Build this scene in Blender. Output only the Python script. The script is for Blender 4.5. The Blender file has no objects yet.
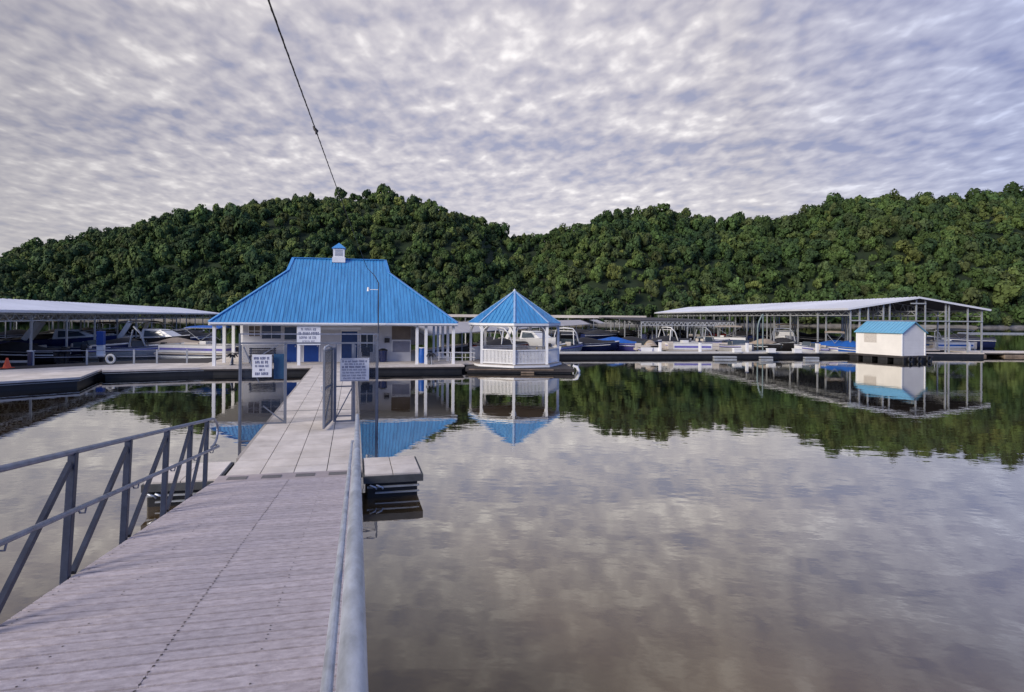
import bpy, math, random
import numpy as np
from mathutils import Vector, Matrix
random.seed(7); rng = np.random.default_rng(7)
SC = bpy.context.scene; COL = SC.collection
R = math.radians
# ------------------------------------------------------------------ camera
F = 560.0; CX, CY = 476.0, 316.7; ROLL = 0.0078; H = 3.45; DECK = 0.45
cd = bpy.data.cameras.new('camera'); cam = bpy.data.objects.new('camera', cd); COL.objects.link(cam)
cd.sensor_width = 36; cd.lens = F*36/1024
cd.shift_x = (512-CX)/1024; cd.shift_y = -(346-CY)/1024
cam.location = (0, 0, H); cam.rotation_euler = (R(90), -ROLL, 0)
cd.clip_start = 0.05; cd.clip_end = 6000
SC.camera = cam
# ------------------------------------------------------------------ sky and sun
SUN_DIR = Vector((-0.72, -0.58, 0.40)).normalized()
el = math.asin(SUN_DIR.z); az = math.atan2(SUN_DIR.x, SUN_DIR.y)
W = bpy.data.worlds.new('World'); SC.world = W; W.use_nodes = True
nt = W.node_tree; N = nt.nodes; L = nt.links; N.clear()
def nd(t, **k):
    n = N.new(t)
    for a, b in k.items(): setattr(n, a, b)
    return n
def mathn(op, a, b=None, clamp=False):
    n = nd('ShaderNodeMath', operation=op); n.use_clamp = clamp
    for i, v in enumerate((a, b)):
        if v is None: continue
        if isinstance(v, (int, float)): n.inputs[i].default_value = v
        else: L.new(v, n.inputs[i])
    return n.outputs[0]
tc = nd('ShaderNodeTexCoord'); sep = nd('ShaderNodeSeparateXYZ'); L.new(tc.outputs['Generated'], sep.inputs[0])
zz = mathn('ADD', mathn('MAXIMUM', sep.outputs[2], 0.0), 0.12)
px_ = mathn('DIVIDE', sep.outputs[0], zz); py_ = mathn('DIVIDE', sep.outputs[1], zz)
cmb = nd('ShaderNodeCombineXYZ'); L.new(px_, cmb.inputs[0]); L.new(py_, cmb.inputs[1])
def cloud(scale, rot, sx, sy, detail, rough, dist, off=0.0):
    m = nd('ShaderNodeMapping'); m.inputs['Rotation'].default_value = (0, 0, R(rot)); m.inputs['Scale'].default_value = (sx, sy, 1)
    m.inputs['Location'].default_value = (off, off*.7, off*.3)
    L.new(cmb.outputs[0], m.inputs[0])
    t = nd('ShaderNodeTexNoise'); t.inputs['Scale'].default_value = scale; t.inputs['Detail'].default_value = detail
    t.inputs['Roughness'].default_value = rough; t.inputs['Distortion'].default_value = dist
    L.new(m.outputs[0], t.inputs['Vector']); return t.outputs['Fac']
puff = cloud(11.0, 28, 1.1, 0.85, 2.6, 0.5, 0.2)
puff2 = cloud(3.4, 40, 0.6, 1.5, 2.5, 0.5, 0.3, 3.0)
big = cloud(1.1, -28, 0.5, 1.7, 3, 0.5, 0.2, 9.0)
fine = cloud(22.0, 24, 1.2, 0.8, 3, 0.55, 0.1, 5.0)
s1 = mathn('MULTIPLY', puff, 0.40); s2 = mathn('MULTIPLY', puff2, 0.24); s3 = mathn('MULTIPLY', big, 0.28); s4 = mathn('MULTIPLY', fine, 0.08)
dens = mathn('ADD', mathn('ADD', s1, s2), mathn('ADD', s3, s4))
cr = nd('ShaderNodeValToRGB'); L.new(dens, cr.inputs[0])
e = cr.color_ramp.elements
e[0].position = 0.385; e[0].color = (0.26, 0.27, 0.37, 1)
e[1].position = 0.64; e[1].color = (0.80, 0.765, 0.755, 1)
x = e.new(0.46); x.color = (0.375, 0.36, 0.415, 1)
x = e.new(0.545); x.color = (0.51, 0.485, 0.51, 1)
# the cloud sheet thins and brightens near the middle of the view, darker and bluer to the sides and overhead
dot = nd('ShaderNodeVectorMath', operation='DOT_PRODUCT'); L.new(tc.outputs['Generated'], dot.inputs[0])
dot.inputs[1].default_value = Vector((0.08, 0.90, 0.36)).normalized()
gl = nd('ShaderNodeMapRange'); gl.inputs[1].default_value = 0.70; gl.inputs[2].default_value = 1.0; gl.inputs[3].default_value = 0.78; gl.inputs[4].default_value = 1.15
L.new(dot.outputs['Value'], gl.inputs[0])
vm = nd('ShaderNodeVectorMath', operation='SCALE'); 
hz_ = nd('ShaderNodeMapRange'); hz_.inputs[1].default_value = 0.26; hz_.inputs[2].default_value = 0.08; hz_.inputs[3].default_value = 0.0; hz_.inputs[4].default_value = 0.5; L.new(sep.outputs[2], hz_.inputs[0])
hzm = nd('ShaderNodeMix', data_type='RGBA'); L.new(hz_.outputs[0], hzm.inputs[0]); L.new(cr.outputs[0], hzm.inputs[6]); hzm.inputs[7].default_value = (0.60, 0.565, 0.575, 1)
L.new(hzm.outputs[2], vm.inputs[0]); L.new(gl.outputs[0], vm.inputs['Scale'])
# blue tint added to the sky right of and behind the viewer, cooling shaded faces
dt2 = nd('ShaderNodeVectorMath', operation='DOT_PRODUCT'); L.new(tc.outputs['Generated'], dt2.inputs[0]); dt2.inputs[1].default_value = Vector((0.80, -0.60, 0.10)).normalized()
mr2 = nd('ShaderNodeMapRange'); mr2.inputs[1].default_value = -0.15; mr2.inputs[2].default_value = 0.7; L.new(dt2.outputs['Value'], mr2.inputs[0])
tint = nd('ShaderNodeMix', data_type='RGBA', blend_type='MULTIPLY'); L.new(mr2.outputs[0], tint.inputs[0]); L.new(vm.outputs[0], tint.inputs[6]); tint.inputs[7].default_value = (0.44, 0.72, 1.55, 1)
sky = nd('ShaderNodeTexSky'); sky.sky_type = 'NISHITA'; sky.sun_disc = False; sky.sun_elevation = el; sky.sun_rotation = az
bg1 = nd('ShaderNodeBackground'); bg1.inputs[1].default_value = 0.09; L.new(sky.outputs[0], bg1.inputs[0])
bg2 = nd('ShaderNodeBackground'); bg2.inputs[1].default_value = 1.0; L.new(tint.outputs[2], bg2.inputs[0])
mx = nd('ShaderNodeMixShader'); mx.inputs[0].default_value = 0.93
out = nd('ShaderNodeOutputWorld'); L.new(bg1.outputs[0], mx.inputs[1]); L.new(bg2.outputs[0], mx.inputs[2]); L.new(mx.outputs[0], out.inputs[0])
sd = bpy.data.lights.new('sun', 'SUN'); sun = bpy.data.objects.new('sun', sd); COL.objects.link(sun)
sd.energy = 2.5; sd.angle = R(22); sd.color = (1.0, 0.91, 0.81)
sun.rotation_euler = SUN_DIR.to_track_quat('Z', 'Y').to_euler(); sun.location = (-40, -20, 60)
SC.view_settings.view_transform = 'Standard'; SC.view_settings.look = 'None'; SC.view_settings.exposure = 0.36; SC.view_settings.gamma = 1
SC.view_settings.use_curve_mapping = False
SC.cycles.max_bounces = 5; SC.cycles.glossy_bounces = 3; SC.cycles.transparent_max_bounces = 8; SC.cycles.caustics_reflective = False; SC.cycles.caustics_refractive = False

# ------------------------------------------------------------------ survey helpers (pixel of the photograph -> place on a level plane)
def ray(px, py):
    dx = px-CX; dy = py-CY
    return (dx+ROLL*dy)/F, (dy-ROLL*dx)/F
def at(px, py, z=DECK):
    rx, ry = ray(px, py); Y = (H-z)/ry
    return Vector((rx*Y, Y, z))
def atY(px, py, Y):
    rx, ry = ray(px, py); return Vector((rx*Y, Y, H-ry*Y))
def on_line(A, D, px, py=340):
    k, _ = ray(px, py); return (k*A[1]-A[0])/(D[0]-k*D[1])

# ------------------------------------------------------------------ materials
MATS = {}; ISLAND = {'weathered_plank': .09, 'pale_deck_tile': .07}
def mat(name, c, rough=0.6, metal=0.0, var=0.15, scale=3.0, bump=0.0, bscale=None, c2=None, spec=0.5, stretch=None, coat=0.0, streak=0.0):
    if name in MATS: return MATS[name]
    m = bpy.data.materials.new(name); m.use_nodes = True; t = m.node_tree; b = t.nodes['Principled BSDF']
    b.inputs['Roughness'].default_value = rough; b.inputs['Metallic'].default_value = metal; b.inputs['Specular IOR Level'].default_value = spec
    b.inputs['Coat Weight'].default_value = coat
    g = t.nodes.new('ShaderNodeTexCoord'); mp = t.nodes.new('ShaderNodeMapping'); t.links.new(g.outputs['Object'], mp.inputs[0])
    if stretch: mp.inputs['Scale'].default_value = stretch
    n = t.nodes.new('ShaderNodeTexNoise'); n.inputs['Scale'].default_value = scale; n.inputs['Detail'].default_value = 6; n.inputs['Roughness'].default_value = .65
    t.links.new(mp.outputs[0], n.inputs['Vector'])
    r = t.nodes.new('ShaderNodeValToRGB'); t.links.new(n.outputs['Fac'], r.inputs[0])
    a = [max(0, v*(1-var)) for v in c]; bb = [min(1, v*(1+var)) for v in (c2 or c)]
    r.color_ramp.elements[0].position = .32; r.color_ramp.elements[1].position = .68
    r.color_ramp.elements[0].color = (*a, 1); r.color_ramp.elements[1].color = (*bb, 1)
    t.links.new(r.outputs[0], b.inputs['Base Color'])
    if bump:
        n2 = t.nodes.new('ShaderNodeTexNoise'); n2.inputs['Scale'].default_value = bscale or scale*4; n2.inputs['Detail'].default_value = 4
        t.links.new(mp.outputs[0], n2.inputs['Vector'])
        bp = t.nodes.new('ShaderNodeBump'); bp.inputs['Strength'].default_value = bump; bp.inputs['Distance'].default_value = .02
        t.links.new(n2.outputs['Fac'], bp.inputs['Height']); t.links.new(bp.outputs[0], b.inputs['Normal'])
    rr = t.nodes.new('ShaderNodeMapRange'); rr.inputs[3].default_value = max(.02, rough-.1); rr.inputs[4].default_value = min(1, rough+.12)
    t.links.new(n.outputs['Fac'], rr.inputs[0]); t.links.new(rr.outputs[0], b.inputs['Roughness'])
    if name in ISLAND:
        gi = t.nodes.new('ShaderNodeNewGeometry'); ri = t.nodes.new('ShaderNodeMapRange'); ri.inputs[3].default_value = 1-ISLAND[name]; ri.inputs[4].default_value = 1+ISLAND[name]
        t.links.new(gi.outputs['Random Per Island'], ri.inputs[0])
        sc_ = t.nodes.new('ShaderNodeVectorMath'); sc_.operation = 'SCALE'; t.links.new(r.outputs[0], sc_.inputs[0]); t.links.new(ri.outputs[0], sc_.inputs['Scale']); t.links.new(sc_.outputs[0], b.inputs['Base Color'])
    MATS[name] = m; return m
M = dict(
 plank=mat('weathered_plank', (.45,.39,.41),   .75, var=.11, scale=10, bump=.22, bscale=60, c2=(.59,.53,.55), stretch=(1, 2.2, 1)),
 screw=mat('dark_screw', (.04,.03,.03), .5),
 seam=mat('dark_gap', (.012,.01,.012), .9),
 tile=mat('pale_deck_tile', (.62,.56,.50), .8, var=.12, scale=1.3, bump=.25, bscale=40, c2=(.72,.66,.60)),
 tileedge=mat('deck_edge', (.42,.38,.34), .8, var=.2),
 grate=mat('hinge_grate', (.17,.16,.16), .7, var=.2, scale=30),
 steel=mat('blue_grey_steel', (.042,.052,.085), .42, .4, var=.25, scale=6),
 galv=mat('galvanised_pipe', (.52,.56,.64), .40, .55, var=.28, scale=14, bump=.08, bscale=90, stretch=(1,.4,1)),
 galvrail=mat('grey_pipe', (.24,.265,.34), .42, .5, var=.25, scale=8),
 navy=mat('navy_side_paint', (.012,.022,.055), .5),
 black=mat('black_float', (.012,.013,.016), .55, var=.5, scale=2),
 darkwood=mat('dark_wet_timber', (.045,.04,.042), .8, var=.35),
 blue=mat('blue_roof_paint', (.035,.235,.52), .34, 0.0, var=.16, scale=1.6, c2=(.06,.30,.60), stretch=(4,.35,.35), coat=.3),
 bluelite=mat('blue_ridge_paint', (.06,.28,.64), .4, var=.1),
 shedblue=mat('sky_blue_shed_roof', (.15,.40,.60), .45, var=.1),
 white=mat('white_paint', (.80,.81,.83), .55, var=.06, scale=1.5),
 whitetrim=mat('white_trim', (.84,.85,.87), .5, var=.05),
 wall=mat('pale_grey_siding', (.60,.61,.66), .7, var=.08, scale=.8),
 doorblue=mat('blue_door_paint', (.006,.06,.30), .45, var=.1),
 taupe=mat('taupe_shutter', (.16,.13,.11), .7, var=.2),
 glass=mat('dark_window_glass', (.03,.04,.055), .08, var=.2),
 soffit=mat('grey_soffit', (.40,.42,.42), .7, var=.1),  # one even mid grey for the soffit
 covmetal=mat('pale_metal_roofing', (.68,.70,.76), .42, .1, var=.1, scale=.15),
 under=mat('roof_underside', (.035,.035,.045), .8, var=.3, scale=.5),  # underside colour darkened to carry the deep shade below the covers
 beige=mat('beige_metal', (.62,.57,.52), .6, var=.12, scale=.4),
 post=mat('grey_post', (.40,.42,.44), .5, .3, var=.2),
 truss=mat('pale_truss', (.50,.52,.54), .5, .2, var=.2),
 signw=mat('white_sign_face', (.74,.77,.84), .5, var=.06),
 ink=mat('blue_black_ink', (.08,.09,.20), .6),
 wire=mat('dark_cable', (.03,.028,.03), .6),
 gatesteel=mat('grey_gate_steel', (.18,.20,.25), .45, .4, var=.2),
 gel=mat('white_gelcoat', (.72,.72,.72), .25, var=.06, scale=1),
 navyhull=mat('navy_gelcoat', (.02,.03,.10), .2, var=.2),
 redhull=mat('maroon_gelcoat', (.16,.02,.025), .25, var=.2),
 blackhull=mat('black_gelcoat', (.02,.02,.024), .2, var=.2),
 canblue=mat('blue_canvas', (.008,.10,.42), .8, var=.2, bump=.3),
 cantan=mat('tan_canvas', (.36,.29,.22), .85, var=.2, bump=.3),
 canblack=mat('black_canvas', (.02,.02,.025), .85, var=.2, bump=.3),
 alu=mat('brushed_aluminium', (.32,.34,.37), .5, .5, var=.1),
 seat=mat('cream_vinyl', (.55,.50,.44), .6, var=.1),
 purple=mat('violet_blue_panel', (.13,.12,.42), .4, var=.15),
 shield=mat('tinted_shield', (.06,.08,.10), .05, var=.1),
 orange=mat('orange_plastic', (.72,.09,.03), .5, var=.1),
 ringw=mat('white_foam_ring', (.62,.62,.6), .6, var=.1),
 yellow=mat('yellow_plastic', (.62,.42,.08), .5, var=.1),
 shedwall=mat('cream_shed_siding', (.84,.82,.79), .6, var=.05, scale=1.2),
 shore=mat('pale_shore_rock', (.20,.19,.18), .9, var=.4, scale=.25, bump=.8, bscale=1),
 ground=mat('forest_floor', (.012,.026,.008), 1.0, var=.5, scale=.08),
 bark=mat('grey_bark', (.10,.085,.07), .9, var=.3),
 foam=mat('stained_foam_float', (.22,.17,.13), .9, var=.4, scale=2.5, bump=.6),
)
def mesh_screen(name, c, fac):
    m = bpy.data.materials.new(name); m.use_nodes = True; t = m.node_tree; b = t.nodes['Principled BSDF']
    b.inputs['Base Color'].default_value = (*c, 1); b.inputs['Roughness'].default_value = .5; b.inputs['Metallic'].default_value = .3
    g = t.nodes.new('ShaderNodeTexCoord'); br = t.nodes.new('ShaderNodeTexChecker'); br.inputs['Scale'].default_value = 60
    t.links.new(g.outputs['Object'], br.inputs['Vector'])
    mr = t.nodes.new('ShaderNodeMapRange'); mr.inputs[3].default_value = fac-.1; mr.inputs[4].default_value = fac+.1
    t.links.new(br.outputs['Fac'], mr.inputs[0]); t.links.new(mr.outputs[0], b.inputs['Alpha'])
    return m
M['screen'] = mesh_screen('woven_wire_screen', (.03,.05,.10), .20)

# ------------------------------------------------------------------ mesh helpers
class MB:
    def __init__(s): s.v = []; s.f = []; s.m = []; s.mi = 0; s.sm = []
    def add(s, vs, fs, smooth=False):
        o = len(s.v); s.v += [tuple(v) for v in vs]
        for f in fs: s.f.append([i+o for i in f]); s.m.append(s.mi); s.sm.append(smooth)
    def box(s, x0, x1, y0, y1, z0, z1, T=None):
        vs = [Vector((x, y, z)) for z in (z0, z1) for x, y in ((x0, y0), (x1, y0), (x1, y1), (x0, y1))]
        if T is not None: vs = [T @ v for v in vs]
        s.add(vs, [(3,2,1,0),(4,5,6,7),(0,1,5,4),(1,2,6,5),(2,3,7,6),(3,0,4,7)])
    def bar(s, a, b, w=.05, h=None, up=(0,0,1)):
        a = Vector(a); b = Vector(b); h = h or w; d = (b-a); ln = d.length
        if ln < 1e-6: return
        d.normalize(); u = Vector(up)
        if abs(d.dot(u)) > .98: u = Vector((0,1,0)) if abs(d.y) < .9 else Vector((1,0,0))
        x = d.cross(u).normalized(); y = x.cross(d)
        vs = [p+x*sx*w/2+y*sy*h/2 for p in (a, b) for sx, sy in ((-1,-1),(1,-1),(1,1),(-1,1))]
        s.add(vs, [(3,2,1,0),(4,5,6,7),(0,1,5,4),(1,2,6,5),(2,3,7,6),(3,0,4,7)])
    def tube(s, pts, r, n=8, cap=True):
        pts = [Vector(p) for p in pts]; rs = r if isinstance(r, (list, tuple)) else [r]*len(pts)
        rings = []; px = None
        for i, p in enumerate(pts):
            d = (pts[min(i+1, len(pts)-1)]-pts[max(i-1, 0)]).normalized()
            u = Vector((0,0,1)) if abs(d.z) < .9 else Vector((0,1,0))
            x = d.cross(u).normalized() if px is None else (px-d*px.dot(d)).normalized()
            px = x; y = d.cross(x)
            rings.append([p+(x*math.cos(2*math.pi*k/n)+y*math.sin(2*math.pi*k/n))*rs[i] for k in range(n)])
        vs = [v for g in rings for v in g]; fs = []
        for i in range(len(pts)-1):
            for k in range(n): fs.append((i*n+k, i*n+(k+1)%n, (i+1)*n+(k+1)%n, (i+1)*n+k))
        s.add(vs, fs, True)
        if cap: s.add(rings[0], [tuple(range(n))]); s.add(rings[-1], [tuple(range(n))[::-1]])
    def prism(s, poly, z0, z1):
        n = len(poly); vs = [(p[0], p[1], z0) for p in poly]+[(p[0], p[1], z1) for p in poly]
        a = sum(poly[i][0]*poly[(i+1)%n][1]-poly[(i+1)%n][0]*poly[i][1] for i in range(n))
        fs = [tuple(range(n))[::-1], tuple(range(n, 2*n))]+[(i, (i+1)%n, n+(i+1)%n, n+i) for i in range(n)]
        if a < 0: fs = [f[::-1] for f in fs]
        s.add(vs, fs)
    def slab(s, poly, th):      # planar 3d polygon given thickness downwards
        n = len(poly); P = [Vector(p) for p in poly]; Q = [p-Vector((0,0,th)) for p in P]
        s.add(P+Q, [tuple(range(n)), tuple(range(n, 2*n))[::-1]]+[(i, n+i, n+(i+1)%n, (i+1)%n) for i in range(n)])
    def ribs(s, poly, spacing, w=.04, h=.035, start=.15):   # standing ribs running up the slope of a planar panel
        P = [Vector(p) for p in poly]; nrm = (P[1]-P[0]).cross(P[2]-P[0]).normalized()
        if nrm.z < 0: nrm = -nrm
        up = (Vector((0,0,1))-nrm*nrm.z).normalized(); la = up.cross(nrm).normalized(); o = P[0]
        uv = [((p-o).dot(la), (p-o).dot(up)) for p in P]; lo = min(u for u, _ in uv); hi = max(u for u, _ in uv); u = lo+start
        while u < hi-.03:
            c = []
            for i in range(len(uv)):
                (a, b), (c2, d) = uv[i], uv[(i+1)%len(uv)]
                if (a-u)*(c2-u) < 0: c.append(b+(d-b)*(u-a)/(c2-a))
            if len(c) >= 2 and max(c)-min(c) > .1:
                a = o+la*u+up*(min(c)+.01)+nrm*h*.5; b = o+la*u+up*(max(c)-.01)+nrm*h*.5
                s.bar(a, b, w, h, nrm)
            u += spacing
    def build(s, name, m, parent=None, bevel=0, smooth=False):
        me = bpy.data.meshes.new(name); me.from_pydata(s.v, [], s.f)
        ms = m if isinstance(m, (list, tuple)) else [m]
        for a in ms: me.materials.append(a)
        me.polygons.foreach_set('material_index', s.m); me.polygons.foreach_set('use_smooth', [smooth or q for q in s.sm]); me.update()
        o = bpy.data.objects.new(name, me); COL.objects.link(o)
        if parent is not None: o.parent = parent
        if bevel:
            b = o.modifiers.new('bevel', 'BEVEL'); b.width = bevel; b.segments = 2; b.limit_method = 'ANGLE'
        return o
def tag(o, label=None, cat=None, group=None, kind=None):
    if label: o['label'] = label
    if cat: o['category'] = cat
    if group: o['group'] = group
    if kind: o['kind'] = kind
    return o
def thing(name, label, cat, loc=(0,0,0), rz=0.0, group=None, rot=None):
    o = bpy.data.objects.new(name, None); COL.objects.link(o); o.empty_display_size = .3
    o.location = loc; o.rotation_euler = rot if rot else (0, 0, rz); return tag(o, label, cat, group)
def part(name, m, parent, fn, **k):
    b = MB(); fn(b); return b.build(name, m, parent, **k)
def B(name, m, parent, *a, **k):
    b = MB(); b.box(*a); return b.build(name, m, parent, **k)
def copy_tree(o, parent=None):
    c = o.copy(); COL.objects.link(c)
    if parent is not None: c.parent = parent
    for ch in o.children: copy_tree(ch, c)
    return c

# ------------------------------------------------------------------ water
def water_mat():
    m = bpy.data.materials.new('lake_water'); m.use_nodes = True; t = m.node_tree; b = t.nodes['Principled BSDF']; n = t.nodes; l = t.links
    g = n.new('ShaderNodeTexCoord')
    b.inputs['Roughness'].default_value = .6; b.inputs['Specular IOR Level'].default_value = 0.0
    no = n.new('ShaderNodeTexNoise'); no.inputs['Scale'].default_value = .22; no.inputs['Detail'].default_value = 6; l.new(g.outputs['Object'], no.inputs['Vector'])
    r = n.new('ShaderNodeValToRGB'); l.new(no.outputs['Fac'], r.inputs[0]); r.color_ramp.elements[0].color = (.085,.057,.028,1); r.color_ramp.elements[1].color = (.185,.125,.066,1)
    r.color_ramp.elements[0].position = .35; r.color_ramp.elements[1].position = .65
    # clear brown shallows by the near bank, green depth further out
    sp = n.new('ShaderNodeSeparateXYZ'); l.new(g.outputs['Object'], sp.inputs[0])
    mr = n.new('ShaderNodeMapRange'); mr.inputs[1].default_value = 4; mr.inputs[2].default_value = 26; l.new(sp.outputs[1], mr.inputs[0])
    mxc = n.new('ShaderNodeMix'); mxc.data_type = 'RGBA'; l.new(mr.outputs[0], mxc.inputs[0]); l.new(r.outputs[0], mxc.inputs[6]); mxc.inputs[7].default_value = (.0015,.002,.001,1)
    l.new(mxc.outputs[2], b.inputs['Base Color'])
    def wave(scale, sx, sy, dist, strength, prev=None, detail=2):
        mp = n.new('ShaderNodeMapping'); mp.inputs['Scale'].default_value = (sx, sy, 1); mp.inputs['Rotation'].default_value = (0,0,R(12)); l.new(g.outputs['Object'], mp.inputs[0])
        w = n.new('ShaderNodeTexNoise'); w.inputs['Scale'].default_value = scale; w.inputs['Detail'].default_value = detail; l.new(mp.outputs[0], w.inputs['Vector'])
        bp = n.new('ShaderNodeBump'); bp.inputs['Strength'].default_value = strength; bp.inputs['Distance'].default_value = dist; l.new(w.outputs['Fac'], bp.inputs['Height'])
        if prev: l.new(prev.outputs[0], bp.inputs['Normal'])
        return bp
    w1 = wave(1.5, .5, 1.0, .0033, 1.0)
    w2 = wave(6, .7, 1.0, .0007, 1.0, w1)
    gl_ = n.new('ShaderNodeBsdfGlossy'); gl_.inputs['Roughness'].default_value = .012; gl_.inputs['Color'].default_value = (.97,.955,.91,1); l.new(w2.outputs[0], gl_.inputs['Normal'])
    lw = n.new('ShaderNodeLayerWeight'); lw.inputs['Blend'].default_value = .5; l.new(w1.outputs[0], lw.inputs['Normal'])
    rp = n.new('ShaderNodeValToRGB'); l.new(lw.outputs['Facing'], rp.inputs[0]); rp.color_ramp.interpolation = 'B_SPLINE'
    q = rp.color_ramp.elements; q[0].position = 0.0; q[0].color = (.05,.05,.05,1); q[1].position = 1.0; q[1].color = (.96,.96,.96,1)
    for p_, v_ in ((.30,.04),(.46,.08),(.60,.28),(.74,.66),(.88,.77)): z_ = q.new(p_); z_.color = (v_,v_,v_,1)
    ms = n.new('ShaderNodeMixShader'); l.new(rp.outputs[0], ms.inputs[0]); l.new(b.outputs[0], ms.inputs[1]); l.new(gl_.outputs[0], ms.inputs[2])
    l.new(ms.outputs[0], n['Material Output'].inputs[0])
    return m
w = MB(); w.add([(-3000,-600,0),(3000,-600,0),(3000,4000,0),(-3000,4000,0)], [(0,1,2,3)])
tag(w.build('water', water_mat()), kind='structure')

# ------------------------------------------------------------------ wooded hills
TOP = [(-1500,200),(-900,215),(-500,240),(-200,262),(0,251),(50,241),(100,229),(150,216),(200,209),(240,204),(270,199),(300,197),(340,193),(380,189),(400,190),(430,200),(470,216),(500,230),(520,237),(540,234),(570,223),(600,213),(640,205),(680,207),(700,213),(730,216),(780,218),(800,213),(820,206),(850,200),(900,194),(950,195),(1024,191),(1200,196),(1500,215),(2000,205),(2600,225)]
tx = np.array([a for a, _ in TOP], float); ty = np.array([b for _, b in TOP], float)
def ridge(pxs):
    y = np.interp(pxs, tx, ty); k = (pxs-CX)/F
    bump = np.exp(-((pxs-520)/45.0)**2)
    Ys = 292+10*np.sin(pxs*.018)+14*np.sin(pxs*.0041+1)           # shore
    D = 430+25*np.sin(pxs*.017+2)+120*bump                        # crest distance
    hz = CY+ROLL*(pxs-CX)
    Z = (hz-y)/F*D+H-8.0
    return k, Ys, D, np.maximum(Z, 3)
def hash_noise(x, y):
    return (np.sin(x*.031+y*.017)+np.sin(x*.013-y*.041+1.7)+np.sin(x*.067+y*.023+.4)*.6+np.sin(x*.019+y*.079+2.2)*.5)/3.1
def ground(pxs, t):
    k, Ys, D, Z = ridge(pxs); Y = Ys+(D-Ys)*t; X = k*Y
    tt = np.clip(t, 0, 1)
    z = Z*(0.62*tt+0.38*np.sin(tt*math.pi/2)**1.2) + hash_noise(X, Y)*13.0*np.sin(np.clip(tt,0,1)*math.pi)
    z = np.where(t > 1, Z-(t-1)*60, z)
    return X, Y, np.maximum(z, 1.0*(t > .004))
PX = np.linspace(-1500, 2600, 420); TT = np.concatenate([[-.02, 0, .01], np.linspace(.04, 1, 26), [1.25, 1.8]])
gx, gt = np.meshgrid(PX, TT); X, Y, Z = ground(gx, gt); Z[0] = -1.5; Z[1] = 0.05; Z[2] = 1.2
nv = [(float(a), float(b), float(c)) for a, b, c in zip(X.ravel(), Y.ravel(), Z.ravel())]
nx = len(PX); g = MB(); g.v = nv
for j in range(len(TT)-1):
    for i in range(nx-1):
        g.f.append([j*nx+i, j*nx+i+1, (j+1)*nx+i+1, (j+1)*nx+i]); g.m.append(1 if j < 2 else 0); g.sm.append(True)
tag(g.build('hills', [M['ground'], M['shore']]), kind='structure')

def foliage_mat():
    m = bpy.data.materials.new('foliage'); m.use_nodes = True; t = m.node_tree; b = t.nodes['Principled BSDF']
    a = t.nodes.new('ShaderNodeAttribute'); a.attribute_name = 'tint'
    t.links.new(a.outputs['Color'], b.inputs['Base Color']); b.inputs['Roughness'].default_value = .75; b.inputs['Specular IOR Level'].default_value = .2
    return m
M['leaf'] = foliage_mat()
def crown_template(seed, nq=460, qs=.50):
    g = np.random.default_rng(seed); nl = int(g.integers(8, 13)); cen = []; rad = []
    for i in range(nl):
        a = g.uniform(0, 2*math.pi); rr = g.uniform(.15, .62); zz = g.uniform(.30, 1.0)
        rr *= (1.15-abs(zz-.55))
        cen.append((math.cos(a)*rr, math.sin(a)*rr, zz)); rad.append(g.uniform(.26, .44))
    cen = np.array(cen); rad = np.array(rad)
    pick = g.integers(0, nl, nq*2); d = g.normal(size=(nq*2, 3)); d[:, 2] = d[:, 2]*.8+.15; d /= np.linalg.norm(d, axis=1)[:, None]
    p = cen[pick]+d*rad[pick][:, None]*g.uniform(.82, 1.08, nq*2)[:, None]
    inside = np.zeros(nq*2, bool)
    for i in range(nl): inside |= (np.linalg.norm(p-cen[i], axis=1) < rad[i]*.72) & (pick != i)
    p = p[~inside][:nq]; d = d[~inside][:nq]; n = len(p)
    nr = d+g.normal(size=(n, 3))*.27; nr /= np.linalg.norm(nr, axis=1)[:, None]
    ref = g.normal(size=(n, 3)); u = np.cross(nr, ref); u /= np.linalg.norm(u, axis=1)[:, None]; v = np.cross(nr, u)
    s = g.uniform(.5, 1.15, n)[:, None]*qs*.2
    q = np.stack([p-u*s-v*s*.7, p+u*s*.9-v*s, p+u*s*.8+v*s*.9, p-u*s+v*s*.75], axis=1)   # n,4,3
    lc = g.uniform(.75, 1.28, n)*(1+.15*(pick[~inside][:nq] % 3-1))
    return q, lc
TEMPL = [crown_template(100+i) for i in range(16)]
PAL = np.array([(.036,.058,.020),(.046,.070,.023),(.030,.050,.022),(.056,.078,.026),(.068,.086,.029),(.044,.060,.026),(.090,.104,.034),(.056,.066,.027),(.022,.040,.018),(.046,.074,.028),(.068,.080,.034)])*np.array([1.32, 1.46, 1.30])
PW = np.array([.18,.16,.15,.12,.08,.10,.03,.05,.08,.04,.006]); PW /= PW.sum()
# positions: jittered grid in (view angle, slope) thinned to even spacing
cand = []
for j in range(33):
    t = (j+.3)/32.5
    _, Y0, D0, _ = ridge(np.array([500.0])); yy = float(Y0[0]+(D0[0]-Y0[0])*t)
    step = 7.6/yy*F
    xs = np.arange(-420, 1450, step)+rng.uniform(-.35, .35)*step*(j % 2+1)
    for x_ in xs: cand.append((x_+rng.normal()*step*.28, min(1.03, max(.012, t+rng.normal()*.010))))
cand = np.array(cand); TX, TY, TZ = ground(cand[:, 0], cand[:, 1])
n = len(cand); patch = hash_noise(TX*.55+40, TY*1.1); crw = (2.4+4.2*rng.random(n)**1.5)*np.where(rng.random(n) < .10, 1.35, 1)*(1-.12*patch); crh = crw*rng.uniform(1.0, 1.9, n)
ti = rng.integers(0, len(TEMPL), n); pi = rng.choice(len(PAL), n, p=PW); rot = rng.uniform(0, 6.283, n)
vis = (cand[:, 0] > -8) & (cand[:, 0] < 1032) & (cand[:, 1] < .16)
order = np.argsort(TY+(~vis)*1e6); single = set(order[:290].tolist())
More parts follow.
